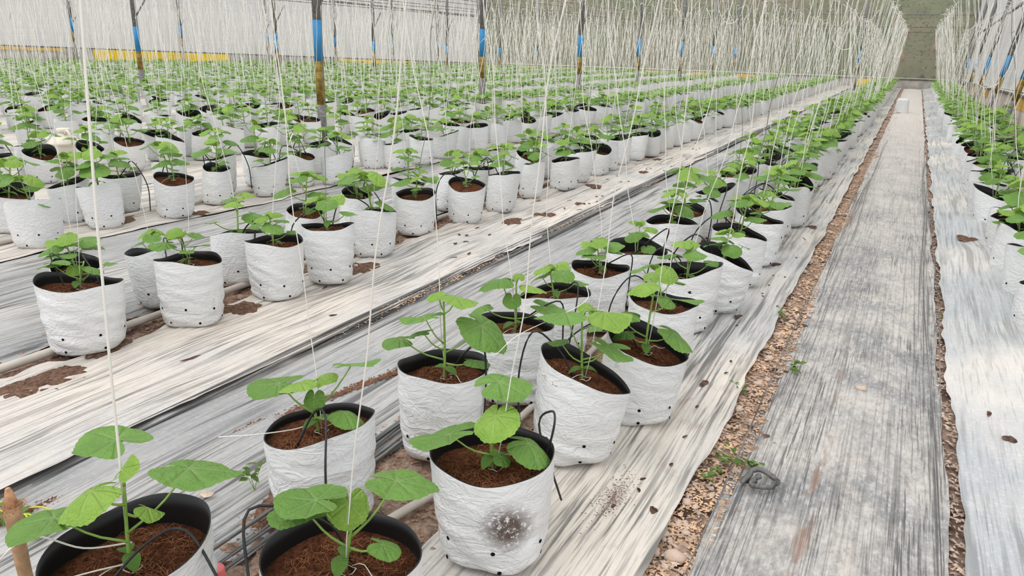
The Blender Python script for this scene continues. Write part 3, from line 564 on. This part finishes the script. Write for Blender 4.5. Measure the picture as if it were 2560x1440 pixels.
# hero bags: row, x, y, R, squash, squash angle, h, tilt, mixdepth, plant spec / label
RV = Vector((.887, .461, 0)); TV = Vector((.461, -.887, 0))      # along the picture plane, towards the viewer
def PL(*L):  # (right, toward, up, az deg measured from RV towards camera-left-back, pitch, size, young)
    out = []
    for z0, r, t, z, az, pt, sz, yg in L:
        p = RV * r + TV * t; out.append((z0, (p.x, p.y, z), math.radians(az + 27.5), pt, sz, yg))
    return out
HERO = [
 ('AL', -1.355, .845, .168, .06, .48, .30, (.012, .030), .075, dict(H=.19, leaves=PL((.06, -.10, .04, .14, 175, -.25, .135, 0), (.08, .13, -.01, .215, 5, -.1, .15, 0), (.15, -.03, -.07, .235, 150, .05, .13, 0), (.14, -.03, .03, .19, 215, -.3, .105, 1), (.12, .06, .02, .15, 10, -.4, .05, 1), (.18, .012, 0, .215, 60, .8, .05, 1))), 'young plant in a bag with a stretched open rim, at the bottom left corner'),
 ('AL', -1.345, 1.45, .148, .06, .5, .31, (.03, .006), .035, dict(H=.14, leaves=PL((.05, -.09, 0, .13, 180, -.1, .125, 0), (.06, .08, -.03, .17, 20, .05, .115, 0), (.04, .07, .03, .07, 0, -.2, .085, 0), (.12, -.03, .03, .15, 200, -.1, .085, 1), (.13, .012, 0, .15, 40, .4, .06, 1), (.10, 0, .03, .11, 270, -1.0, .05, 0))), 'young plant in bag with black tube over its rim, behind the bottom left bag'),
 ('AL', -1.25, 1.96, .146, .05, .4, .32, (0, .0), .06, dict(H=.24, leaves=PL((.06, -.12, .02, .13, 175, -.05, .09, 0), (.08, .11, .03, .18, -25, -.55, .155, 0), (.11, -.05, .03, .20, 170, -.15, .12, 0), (.05, .09, .02, .07, 0, -.1, .075, 0), (.2, .04, .03, .265, 350, -.15, .10, 1), (.21, -.015, 0, .265, 170, -.1, .06, 1), (.09, -.06, .02, .155, 160, -.2, .07, 0))), 'tall young plant in soil smeared bag, third from the front, first left row'),
 ('AL', -1.24, 2.46, .15, .05, .4, .31, (0, -.01), .05, dict(H=.18, leaves=PL((.05, -.11, .02, .10, 195, -.3, .08, 0), (.08, -.05, -.02, .185, 165, -.1, .125, 0), (.05, .10, .02, .10, -10, -.25, .115, 0), (.13, .05, .02, .175, 0, -.1, .09, 1), (.1, -.01, .03, .13, 260, -.9, .06, 0), (.17, .01, 0, .2, 90, .6, .04, 1))), 'young plant in stained bag, fourth from the front, first left row'),
 ('AR', -.93, 1.05, .166, .04, .4, .30, (0, -.005), .06, dict(H=.15, leaves=PL((.05, -.06, .02, .15, 190, -.15, .105, 0), (.08, -.035, .03, .175, 170, -.05, .12, 0), (.07, .10, -.02, .185, 0, -.1, .13, 0), (.05, .08, .03, .085, 0, -.3, .06, 0), (.13, .015, 0, .15, 270, -.9, .075, 1))), 'young plant in wide round bag of reddish fibre, at the bottom centre'),
 ('AR', -.84, 1.58, .160, .06, .3, .30, (.002, .008), .06, dict(H=.12, leaves=PL((.04, -.10, .03, .105, 178, -.25, .15, 0), (.05, .01, -.05, .20, 20, .1, .13, 0), (.04, .08, .02, .08, -5, -.35, .11, 0), (.09, .005, .02, .15, 255, -.5, .105, 1), (.03, .02, .03, .05, 300, -.4, .04, 0))), 'young plant in white bag with large brown smudge, right of bottom centre bag'),
 ('AR', -.84, 2.18, .145, .10, -.1, .315, (-.052, -.02), .05, dict(H=.2, leaves=PL((.05, -.07, .01, .12, 180, -.1, .065, 0), (.08, -.06, .02, .215, 178, 0, .145, 0), (.05, .06, .05, .12, -20, -.4, .125, 0), (.15, .05, .02, .22, 0, -.05, .125, 1), (.06, .1, -.04, .1, 30, -.1, .07, 0), (.19, 0, 0, .225, 90, .6, .05, 1))), 'young plant in smooth white bag leaning right, tube loop at its side'),
 ('AR', -.74, 2.56, .145, .06, .0, .30, (-.042, .016), .06, dict(H=.25, leaves=PL((.06, -.10, .03, .15, 170, -.2, .165, 0), (.05, .08, .04, .09, -15, -.5, .13, 0), (.15, .07, .02, .20, 0, -.1, .16, 0), (.2, -.02, .02, .25, 190, -.2, .10, 1), (.04, -.06, -.02, .07, 150, -.1, .08, 0), (.24, .0, 0, .265, 60, .6, .05, 1))), 'tall young plant in a grey-shaded bag with loose twine ends on its mix'),
 ('AL', -1.27, 2.92, .145, .1, .3, .30, (.015, .0), .04, None, None), ('AL', -1.23, 3.37, .14, .1, 1, .31, (-.01, -.0), .04, None, None),
 ('AL', -1.2, 3.85, .15, .16, -.2, .31, (.0, .02), .08, None, None), ('AL', -1.22, 4.6, .15, .1, .4, .31, (.0, 0), .05, None, None),
 ('AR', -.81, 3.04, .142, .06, .3, .31, (-.01, 0), .05, None, None), ('AR', -.85, 3.6, .148, .12, .4, .31, (.02, .01), .09, None, None),
 ('AR', -.76, 3.98, .145, .1, -.4, .30, (-.05, -.01), .06, None, None), ('AR', -.78, 4.5, .15, .1, -.2, .32, (-.02, 0), .05, None, None), ('AR', -.76, 5.06, .145, .1, -.3, .31, (-.03, 0), .05, None, None),
 ('BR', -3.14, 1.93, .165, .12, .45, .31, (-.005, -.01), .05, dict(H=.11, leaves=PL((.04, -.09, 0, .10, 185, -.1, .09, 0), (.08, -.02, .03, .12, 160, 0, .12, 0), (.04, .06, .0, .09, 0, -.3, .07, 0), (.06, .11, -.02, .1, 0, 0, .06, 0), (.1, 0, .02, .09, 290, -.9, .05, 1))), 'small young plant in dirty white bag with three drain holes, at left edge row'),
 ('BR', -3.0, 2.4, .15, .04, .4, .32, (.0, -.01), .045, None, 'young plant in a clean white bag, second from the left in the front left row'),
 ('BR', -2.93, 2.9, .145, .06, .4, .315, (.0, 0), .05, None, 'young plant in bag with a crumpled dark foot, third in the front left row'),
 ('BR', -2.87, 3.27, .135, .16, .3, .33, (.01, -.0), .035, None, 'young plant in a square mouthed shaded bag, fourth in the front left row')]
ROWS = {'AL': (-1.24, 5.05), 'AR': (-.78, 5.5), 'BR': (-3.0, 3.87), 'BL': (-3.38, 1.2)}
FIX = {'BR': [(-3.25, 1.35), (-3.02, 3.87), (-3.12, 4.5), (-3.0, 5.02), (-2.97, 5.55), (-3.02, 6.25)], 'BL': [(-3.52, 1.28), (-3.42, 2.08), (-3.36, 2.5), (-3.3, 2.98), (-3.38, 3.6), (-3.46, 4.25), (-3.38, 4.8), (-3.36, 5.35)],
       'CR': [(-5.0, 2.85), (-5.12, 3.42), (-5.0, 3.93), (-5.14, 4.48), (-5.04, 4.97), (-5.1, 5.46), (-4.92, 5.75), (-5.2, 6.72), (-4.98, 6.85), (-4.96, 7.32)],
       'RL': [(.80, 3.92), (.78, 4.5), (.79, 5.1), (.77, 5.68), (.8, 6.2)]}
rowdefs = []   # key, x, fixed list, ystart, wire x, bed label, row label, centre x
rowdefs.append(('AR', -.78, None, 5.55, -.57, 'first bed left of path', 'right row', -1.03)); rowdefs.append(('AL', -1.24, None, 5.08, -1.5, 'first bed left of path', 'left row', -1.12))
rowdefs.append(('BR', -3.0, FIX['BR'], 6.8, -2.78, 'second bed left of path', 'right row', -3.18)); rowdefs.append(('BL', -3.38, FIX['BL'], 5.85, -3.62, 'second bed left of path', 'left row', -3.18))
rowdefs.append(('CR', -5.04, FIX['CR'], 7.85, -4.83, 'third bed left of path', 'right row', -5.25)); rowdefs.append(('CL', -5.46, None, 3.0, -5.67, 'third bed left of path', 'left row', -5.25))
for k in range(1, 13):
    xc = -5.25 - 2.1 * k
    rowdefs.append(('D%dR' % k, xc + .2, None, -xc * .55 - .3, xc + .42, nm[k + 2] + ' bed left of path', 'right row', xc)); rowdefs.append(('D%dL' % k, xc - .2, None, -xc * .55 - .1, xc - .42, nm[k + 2] + ' bed left of path', 'left row', xc))
rowdefs.append(('RL', .79, FIX['RL'], 6.7, .43, 'bed by right wall', 'left row', 1.0)); rowdefs.append(('RR', 1.2, None, 4.9, 1.42, 'bed by right wall', 'right row', 1.0))
SITES = []
for key, x, fix, y0, xw, bl, rl, xc in rowdefs:
    ps = [(h[1], h[2], i) for i, h in enumerate(HERO) if h[0] == key] + [(a, b_, None) for a, b_ in (fix or [])]
    y = y0; stp = .45 if key in ('AL', 'AR') else (.46 if key[0] in 'BCR' else .48)
    while y < 35.7:
        ps.append((x + rng.gauss(0, .03), y, None)); y += stp * rng.uniform(.86, 1.14)
    ps.sort(key=lambda p: p[1]); ps2 = []
    for a, b_, hi in ps:
        if key[0] == 'D' and b_ > (YW + (a - XC) * (YW - LY) / (XC - LX) if a < XC else YW) - .7: continue
        u, v_, d = px((a, b_, .35))
        if d < .3: continue
        if hi is None and (u < -120 or u > 2680 or v_ > 1560): continue
        if abs(a + 7.75) < .3 and abs(b_ - 4.86) < .35: continue
        if abs(a + 7.4) < .3 and min(abs(b_ - yy) for yy in [8.42, 13.11, 17.75, 22.4, 27.1, 31.4]) < .1: continue
        ps2.append((a, b_, hi, d))
    for n, (a, b_, hi, d) in enumerate(ps2): SITES.append(dict(x=a, y=b_, hero=hi, d=d, key=key, n=n, wire=xw, bed=bl, row=rl, xc=xc))
SITES.sort(key=lambda s: s['d'])
IND, REST = SITES[:300], SITES[300:]
def wavy(p0, p1, q, amp, n=14):
    a = [q.uniform(0, 6.3) for _ in range(4)]; out = []
    for i in range(n + 1):
        t = i / n; w = abs(math.sin(PI * t)) ** .5 * amp * .55
        out.append((p0[0] + (p1[0] - p0[0]) * t + w * (math.sin(5 * t + a[0]) + .5 * math.sin(13 * t + a[1]) + .25 * math.sin(31 * t + a[3])) * .5, p0[1] + (p1[1] - p0[1]) * t + w * math.sin(7 * t + a[2]) * .5, p0[2] + (p1[2] - p0[2]) * t))
    return out
def tuft(b, p, q, k=2, s=.09, r=.003):
    for _ in range(k):
        d = Vector((q.uniform(-1, 1), q.uniform(-1, 1), q.uniform(-.4, .9))).normalized() * s * q.uniform(.5, 1.2); m = Vector(p) + d * .5 + Vector((0, 0, .02)); b.add(*tube([p, m, Vector(p) + d], [r, r, r * .5], 3))
ORD = lambda n: nm[n] if n < 22 else '%d%s' % (n + 1, 'th' if (n + 1) % 10 not in (1, 2, 3) else {1: 'st', 2: 'nd', 3: 'rd'}[(n + 1) % 10])
TOPS = {}
FIB = [fibres(.12, 0, 110, 900 + i) for i in range(3)]
for si, s in enumerate(IND):
    q = random.Random(si * 13 + 5); near = s['d'] < 3.2; rz = 0; where = '%s from front, %s, %s' % (ORD(s['n']), s['row'], s['bed'])
    if s['hero'] is not None:
        hk, hx, hy, R_, e_, ea_, h_, tl, md, pspec, lab = HERO[s['hero']]
        bg_ = bagmesh(300 + si, R=R_, e=e_, ea=ea_, h=h_, tilt=tl, nt=64, nz=30, mixd=md, dirty=(s['hero'] == 5), wr=1.0, lean=(.035, .018) if s['hero'] in (6, 7, 14) else (-.01, -.005) if s['hero'] == 5 else (0, 0), rimw=(.006 if s['hero'] < 8 else .012))
        if s['hero'] in (6, 7, 14): s['x'] -= .025; s['y'] -= .013
        lab = lab or 'young plant in bag, ' + where
    else:
        bg_ = BAGS[q.randrange(14)]; rz = q.uniform(0, 6.28); pspec = None; lab = 'young plant in bag, ' + where
    root = thing('potted_seedling', None, lab, 'potted plant', 'seedlings in white grow bags', (s['x'], s['y'], .0), rz)
    bo = link('grow_bag', bg_['outer'], root); link('lining', bg_['lining'], root); mx = link('potting_mix', bg_['mix'], root)
    if s['hero'] is not None:
        for hv, hf in bg_['holes']: link('drain_hole', mesh('drain_hole', hv, hf, M['hole'], False), bo)
    elif s['d'] < 9: link('drain_holes', bg_['hm'], bo, kind='stuff')
    bz = bg_['base']
    if s['hero'] is not None: link('coir_fibre', fibres(bg_['R'] * .88, bz.z - .008, 420 if near else 130, si, tl), mx, kind='stuff')
    elif s['d'] < 5.5: link('coir_fibre', FIB[si % 3], mx, Matrix.Translation((bz.x, bz.y, bz.z - .006)), kind='stuff')
    if pspec: SPEC[0] = pspec['leaves']; st, lv, top = makeplant(500 + si, **pspec)
    else: st, lv, top = PLANTS[q.randrange(12)]
    sc = q.uniform(.95, 1.3) if not pspec else 1.16
    if s['key'][0] == 'R': sc *= 1.25
    elif s['d'] > 4.2 and not pspec: sc *= 1.22
    pm = Matrix.Translation(bz) @ Matrix.Rotation(0 if pspec else q.uniform(0, 6.28), 4, 'Z') @ Matrix.Scale(sc, 4)
    so_ = link('stem', st, root, pm)
    for ln_, lm, mt in lv: link(ln_, lm, root, pm @ mt)
    wbase = Matrix.Rotation(rz, 4, 'Z') @ (pm @ Vector((.006, 0, .0))) + Vector((s['x'], s['y'], 0)); s['base'] = wbase
    # twine from the stem foot to the overhead wire
    b = MB(); w0 = Vector((s['wire'] + q.gauss(0, .02), s['y'] + q.gauss(0, .06), 2.25)); r = .0017 if s['d'] < 4 else .0023 if s['d'] < 7 else .003
    pts = wavy(wbase, w0, q, .035 + .01 * min(s['d'], 4), 22)
    if s['hero'] == 0: r = .0036; w0 = Vector((-1.372, .95, 1.75)); pts = wavy(wbase + Vector((-.01, 0, .02)), w0, q, .01, 16) + [(-1.41, 1.0, 2.25)]
    b.add(*tube(pts, r, 4))
    if s['d'] < 6:
        lp = [wbase + Vector((.018 * math.cos(a) * (1 + .3 * math.sin(a * 2)), .018 * math.sin(a), .006 + .004 * math.sin(a * 3))) for a in [k * .7 for k in range(12)]]; b.add(*tube(lp, .0015, 4))
        a = q.uniform(0, 6.3); tl_ = [wbase + Vector((math.cos(a) * t, math.sin(a) * t + .012 * math.sin(t * 60), .012 + .012 * math.sin(t * 40))) for t in np.linspace(.01, .11, 8)]; b.add(*tube(tl_, .0014, 4))
    if q.random() < .5: tuft(b, pts[int(q.uniform(8, 20))], q, 1, .06, r)
    dk = q.random() < .12 and s['hero'] != 0 and s['d'] < 7
    thing('twine', b.mesh('twine', M['twine_dark' if dk else 'twine']), ('greyed' if dk else 'white') + ' twine above plant ' + where, 'twine', 'twines hanging over the seedlings')
    # drip tube
    if s['d'] < 8 and (q.random() < .75 or s['hero'] in (0, 1, 2, 5, 6)):
        x0 = s['xc'] + q.uniform(-.02, .02); side = 1 if s['x'] > x0 else -1; yo = q.uniform(-.2, .2); hh = bg_['h']
        a = q.uniform(.3, 1.) ; e0 = wbase + Vector((q.uniform(-.05, .05), q.uniform(-.05, .05), -.01)); rimx = s['x'] - side * bg_['R'] * .8
        ctrl = [(x0, s['y'] + yo, .02), (x0 + side * -.02, s['y'] + yo * .8, hh * .8), (rimx - side * .03, s['y'] + yo * .5, hh + .07 + q.uniform(0, .05)), (s['x'] - side * .06, s['y'] + .02, hh + .04), tuple(e0)]
        if s['hero'] == 0: bp = Vector((s['x'], s['y'], 0)); ctrl = [bp + RV * .30 + TV * .1 + Vector((0, 0, .1)), bp + RV * .22 + TV * .06 + Vector((0, 0, .25)), bp + RV * .13 + TV * .0 + Vector((0, 0, .335)), bp + RV * .05 + TV * .03 + Vector((0, 0, .315)), bp + RV * -.04 + TV * .11 + Vector((0, 0, .215))]
        if s['hero'] == 1: bp = Vector((s['x'], s['y'], 0)); ctrl = [bp + RV * .06 + TV * .2 + Vector((0, 0, .03)), bp + RV * .06 + TV * .19 + Vector((0, 0, .26)), bp + RV * .045 + TV * .1 + Vector((0, 0, .385)), bp + RV * -.0 + TV * .05 + Vector((0, 0, .37)), bp + RV * -.05 + TV * .07 + Vector((0, 0, .27))]
        if s['hero'] == 5: bp = Vector((s['x'], s['y'], 0)); ctrl = [bp + RV * .2 + TV * -.2 + Vector((0, 0, .02)), bp + RV * .12 + TV * -.14 + Vector((0, 0, .3)), bp + RV * .15 + TV * -.08 + Vector((0, 0, .385)), bp + RV * .155 + TV * -.03 + Vector((0, 0, .37)), bp + RV * .13 + TV * -.02 + Vector((0, 0, .24))]
        thing('drip_tube', mesh('drip_tube', *tube(curve(ctrl, 22), .0034 if s['d'] < 4 else .0042, 6), M['tube']), 'black drip tube into bag ' + where, 'tube', 'black drip tubes')

# ------------------------------------------------------------ the many distant bags, plants and twines
bb = MB(); lf = MB(); tw = MB(); lfm = MB(); q = random.Random(77)
LB = []
for k in range(5):
    n = 9; v = []; f = []
    for z, r in ((0, .128), (.15, .15), (.30, .148)):
        for j in range(n): v.append((r * math.cos(6.283 * j / n), r * math.sin(6.283 * j / n), z + (q.uniform(-.012, .012) if z > .2 else 0)))
    for i in (0, 1):
        for j in range(n): f.append((i * n + j, i * n + (j + 1) % n, (i + 1) * n + (j + 1) % n, (i + 1) * n + j))
    top = [(p[0] * .95, p[1] * .95, p[2] - .03) for p in v[2 * n:]]; LB.append((v, f, top, [tuple(range(n))]))
def lowleaf(p, az, s, pt):
    d = Vector((math.cos(az) * math.cos(pt), math.sin(az) * math.cos(pt), math.sin(pt))); w = Vector((-math.sin(az), math.cos(az), 0)); p = Vector(p); u = Vector((0, 0, .12 * s))
    return [p, p + d * s * .5 + w * s * .5, p + d * s - u, p + d * s * .5 - w * s * .5, p + d * s * .5 + u], [(0, 3, 4), (3, 2, 4), (2, 1, 4), (1, 0, 4)]
for i, s in enumerate(REST):
    x, y, d = s['x'], s['y'], s['d']; v, f, tp, tf = LB[q.randrange(5)]; a = q.uniform(0, 6.3); ca, sa = math.cos(a), math.sin(a); tx, ty = q.uniform(-.12, .12), q.uniform(-.12, .12)
    T = lambda p: (x + p[0] * ca - p[1] * sa + tx * p[2], y + p[0] * sa + p[1] * ca + ty * p[2], p[2] + (p[0] * tx + p[1] * ty) * p[2] * 2)
    bb.add([T(p) for p in v], f, 0); bb.add([T(p) for p in tp], tf, 1)
    nl = 18 if d < 16 else 12; cx, cy = x + q.uniform(-.03, .03), y + q.uniform(-.03, .03); hgt = q.uniform(.38, .5) if d < 16 else q.uniform(.36, .44)
    for k in range(nl):
        az = q.uniform(0, 6.3); r = q.uniform(.0, .13); lf.add(*lowleaf((cx + math.cos(az) * r, cy + math.sin(az) * r, q.uniform(.34, hgt)), az, q.uniform(.10, .17), q.uniform(-.5, .4)))
    if d < 18: lf.add(*tube([(cx, cy, .28), (cx, cy, hgt)], .004, 3, False))
    w0 = (s['wire'] + q.gauss(0, .03), y + q.gauss(0, .06), 2.25); r = .0034 + .00006 * d; pts = wavy((cx, cy, .35), w0, q, .09, 6); tw.add(*tube(pts, r, 3, False))
    if q.random() < .35:
        w1_ = (s['wire'] + q.gauss(0, .03), y + q.gauss(0, .25), 2.25); tw.add(*tube(wavy((cx + q.gauss(0, .1), cy, q.uniform(.4, 1.4)), w1_, q, .08, 5), r, 3, False))
    tuft(tw, w0, q, 1 if d > 25 else 2, .12, r)
for s in IND:
    if s['d'] > 6: tuft(tw, (s['wire'], s['y'], 2.25), q, 2, .09, .003)
thing('distant_grow_bags', bb.mesh('distant_grow_bags', [M['bag'], M['coir']]), 'the many small white grow bags filling the far rows', 'grow bags', kind='stuff')
thing('distant_foliage', lf.mesh('distant_foliage', M['farleaf'], False), 'the mass of small green plants in the far rows', 'foliage', kind='stuff')
thing('distant_twines', tw.mesh('distant_twines', M['twine'], False), 'the many white twines hanging over the far rows', 'twines', kind='stuff')

# ------------------------------------------------------------ single things
def ribbonloop(ctrl, r, label, name='twine_loop', m='twine'): thing(name, mesh(name, *tube(curve(ctrl, 24), r, 5), M[m]), label, 'twine')
ribbonloop([(-2.8, 12, 2.3), (-2.78, 12.02, 1.95), (-2.66, 12.1, 1.74), (-2.5, 12.1, 1.78), (-2.42, 12.1, 2.0), (-2.4, 12.1, 2.35)], .006, 'large white twine loop dangling high before the far net')
ribbonloop([(.62, 10, 1.9), (.56, 10, 1.5), (.6, 10, 1.12), (.72, 10, 1.02), (.85, 10, 1.12), (.92, 10, 1.45), (.9, 10, 1.9)], .004, 'round twine loop hanging over the right wall row')
ribbonloop([(-1.35, 17, 1.95), (-1.6, 17, 1.65), (-1.4, 17, 1.42), (-1.2, 17, 1.45)], .007, 'pale twine hook hanging left of the path end')
# jug
def lathe(prof, n=20): 
    v = []; f = []
    for r, z in prof:
        for j in range(n): v.append((r * math.cos(2 * PI * j / n), r * math.sin(2 * PI * j / n), z))
    for i in range(len(prof) - 1):
        for j in range(n): f.append((i * n + j, i * n + (j + 1) % n, (i + 1) * n + (j + 1) % n, (i + 1) * n + j))
    f.append(tuple(range(n - 1, -1, -1))); f.append(tuple((len(prof) - 1) * n + j for j in range(n))); return v, f
jg = thing('plastic_jug', None, 'cream plastic jug standing among the bags at the left', 'jug', loc=(-7.75, 4.86, 0))
link('jug_body', mesh('jug_body', *lathe([(.13, 0), (.155, .02), (.155, .22), (.15, .25), (.158, .26), (.15, .275), (.10, .33), (.06, .35), (.058, .38)]), M['jug']), jg)
link('cap', mesh('cap', *lathe([(.062, .375), (.066, .38), (.066, .41), (.06, .415)]), M['jug']), jg)
link('handle', mesh('handle', *tube(curve([(.05, -.02, .36), (.11, -.03, .40), (.16, -.03, .33), (.15, -.02, .27)], 10), .012, 8), M['jug']), jg)
# empty bag on the path
bgp = bagmesh(777, R=.14, e=.2, ea=.3, h=.33, tilt=(.02, 0), nt=28, nz=10)
thing('empty_grow_bag', bgp['outer'], 'single white bag standing alone on the far path', 'grow bag', mat=Matrix.Translation((-.17, 21.1, .325)) @ Matrix.Rotation(PI, 4, 'X'))
# pink cap
pk = thing('pink_pipe_cap', None, 'faded pink plastic pipe cap beside the bottom left bag', 'cap', loc=(-1.40, 1.095, -.01))
PKP = (-1.19, 1.0)
link('cap_body', mesh('cap_body', *lathe([(.026, 0), (.03, .004), (.03, .012), (.024, .014), (.023, .05), (.02, .055)], 18), M['pink']), pk)
link('cap_hole', mesh('cap_hole', *lathe([(.005, .0552), (.005, .057)], 10), M['hole']), pk)
# dry cut stem
ds = thing('cut_dry_stem', None, 'brown dry cut plant stem with frayed top at the bottom left', 'stump', loc=(-1.70, .80, 0))
q = random.Random(3); pts = curve([(.01, 0, -.02), (.0, 0, .15), (-.004, .004, .30)], 8)
link('stem_shaft', mesh('stem_shaft', *tube(pts, [.017, .016, .0155, .015, .0155, .016, .017, .018, .019], 10), M['bark']), ds)
b = MB(); b.add(*tube([(-.004, .004, .298), (-.002, .004, .325), (0, .002, .35)], [.016, .012, .006], 8))
for _ in range(70):
    a = q.uniform(0, 6.3); r = .017; p = Vector((-.004 + r * math.cos(a), .004 + r * math.sin(a), .3 + q.uniform(-.015, .01))); d = Vector((math.cos(a) * q.uniform(.2, 1), math.sin(a) * q.uniform(.2, 1), q.uniform(-.8, 1))) * .02; b.add(*tube([p, p + d * .6, p + d], .0007, 3, False))
link('frayed_end', b.mesh('frayed_end', M['barkfray']), ds)
# wilted trimmings behind the stump
wt = thing('wilted_cutting', None, 'yellowing wilted plant cutting lying on the film at the left edge', 'cutting', loc=(-2.13, 1.02, .0))
b = MB()
for i in range(7):
    a = q.uniform(-.6, .6) + (PI if i % 2 else 0); b.add(*tube(curve([(0, .01 * i - .03, .006), (.05 * math.cos(a), .01 * i - .03 + .03 * math.sin(a), .014), (.11 * math.cos(a), .01 * i - .03 + .05 * math.sin(a), .006)], 6), .003, 5))
link('stem', b.mesh('stem', plain('yellow_stem', (.55, .52, .07), .5)), wt)
for i in range(5): link('leaf', LEAF[4], wt, lmat((q.uniform(-.1, .14), q.uniform(-.06, .06), .014), q.uniform(0, 6), q.uniform(-.4, .4), q.uniform(-1, 1), .05))
# weeds
def weed(x, y, label, n=16, s=.022, spread=.06, z=-.03, h=.05, mat='weed', seed=1):
    q = random.Random(seed); w = thing('weed', None, label, 'weed', loc=(x, y, z)); b = MB(); lv = []
    for i in range(max(3, n // 4)):
        a = q.uniform(0, 6.3); e = Vector((math.cos(a) * spread * q.uniform(.5, 1), math.sin(a) * spread * q.uniform(.5, 1), h * q.uniform(.5, 1.2))); c = curve([(0, 0, 0), e * .5 + Vector((0, 0, h * .3)), e], 5); b.add(*tube(c, .0014, 4))
        for k in range(4): p = c[2 + k % 4] if k < 4 else e; lv.append((p, q.uniform(0, 6.3)))
    link('stem', b.mesh('stem', M['stem']), w)
    for p, a in lv[:n]: link('leaf', WL, w, lmat(p, a, q.uniform(-.5, .3), q.uniform(-.4, .4), s * q.uniform(.7, 1.3)))
v_ = [(0, 0, 0), (.3, .28, .04), (.65, .25, .03), (1, 0, -.1), (.65, -.25, .03), (.3, -.28, .04), (.5, 0, -.04)]
WL = mesh('leaf', v_, [(0, 6, 1), (1, 6, 2), (2, 6, 3), (3, 6, 4), (4, 6, 5), (5, 6, 0)], M['weed'])
weed(-.33, 2.42, 'low leafy weed at the left edge of the path, nearest the camera', 26, .03, .09, seed=2)
weed(-.38, 2.25, 'tiny green weed sprout in the soil gap just below the low leafy weed', 12, .024, .05, seed=3)
weed(-.28, 3.36, 'green weed growing over the left edge of the path, halfway up', 18, .032, .07, h=.06, seed=4)
weed(-.44, 3.0, 'small weed in the soil gap at the ragged film edge', 8, .02, .04, seed=5)
weed(-.43, 4.05, 'dark weed poking out by the film edge higher up', 9, .025, .04, h=.07, seed=6)
weed(.36, 4.5, 'small weed in the gap right of the path', 7, .022, .04, h=.04, seed=7)
weed(.36, 3.6, 'tiny weed in the gap right of the path, nearer', 5, .02, .03, h=.03, seed=8)
weed(-1.64, 1.46, 'wilting reddish stemmed weed left of the black tubed bag', 12, .035, .06, z=-.01, h=.07, seed=9)
gt = thing('grass_tuft', None, 'spiky dark grass tuft between the bags at the left', 'grass', loc=(-5.66, 3.95, -.01))
for i in range(16):
    a = q.uniform(0, 6.3); r = q.uniform(.03, .14); h_ = q.uniform(.12, .3); link('blade', mesh('blade', *tube(curve([(0, 0, 0), (r * .3 * math.cos(a), r * .3 * math.sin(a), h_ * .7), (r * math.cos(a), r * math.sin(a), h_)], 5), [.004, .004, .0035, .003, .002, .0006], 4), M['weed']), gt)
# crumpled knot of film on the path edge
kn = MB(); v, f = tube(curve([(-.05, -.02, 0), (-.02, .05, .03), (.05, .03, .02), (.04, -.04, .03), (-.02, -.03, .015), (0, .02, .03)], 26), .009, 6); kn.add([(p[0] + .004 * math.sin(p[1] * 300), p[1], max(0, p[2])) for p in v], f)
thing('film_scrap', kn.mesh('film_scrap', M['fold']), 'crumpled dark film scrap on the left edge of the path', 'plastic scrap', loc=(-.24, 2.3, -.018))
# loose twine lying over two bags
ribbonloop([(-1.03, 1.93, .42), (-1.0, 2.0, .46), (-.93, 2.08, .50), (-.87, 2.16, .53), (-.84, 2.2, .56), (-.87, 2.26, .58)], .0013, 'loose white twine lying across the leaves of the right leaning bag', 'loose_twine')
ribbonloop([(-1.56, 1.28, .29), (-1.48, 1.33, .295), (-1.40, 1.4, .30), (-1.36, 1.45, .31)], .0018, 'white twine end sticking out left over the tubed bag', 'loose_twine')
ribbonloop([(-1.72, .72, .12), (-1.6, .72, .26), (-1.52, .75, .318), (-1.44, .80, .285), (-1.36, .86, .29)], .0022, 'white twine running over the rim of the bottom left bag', 'loose_twine')
ribbonloop([(-1.44, .72, .25), (-1.38, .78, .262), (-1.34, .84, .258)], .002, 'greenish twine end lying on the mix of the bottom left bag', 'loose_twine')
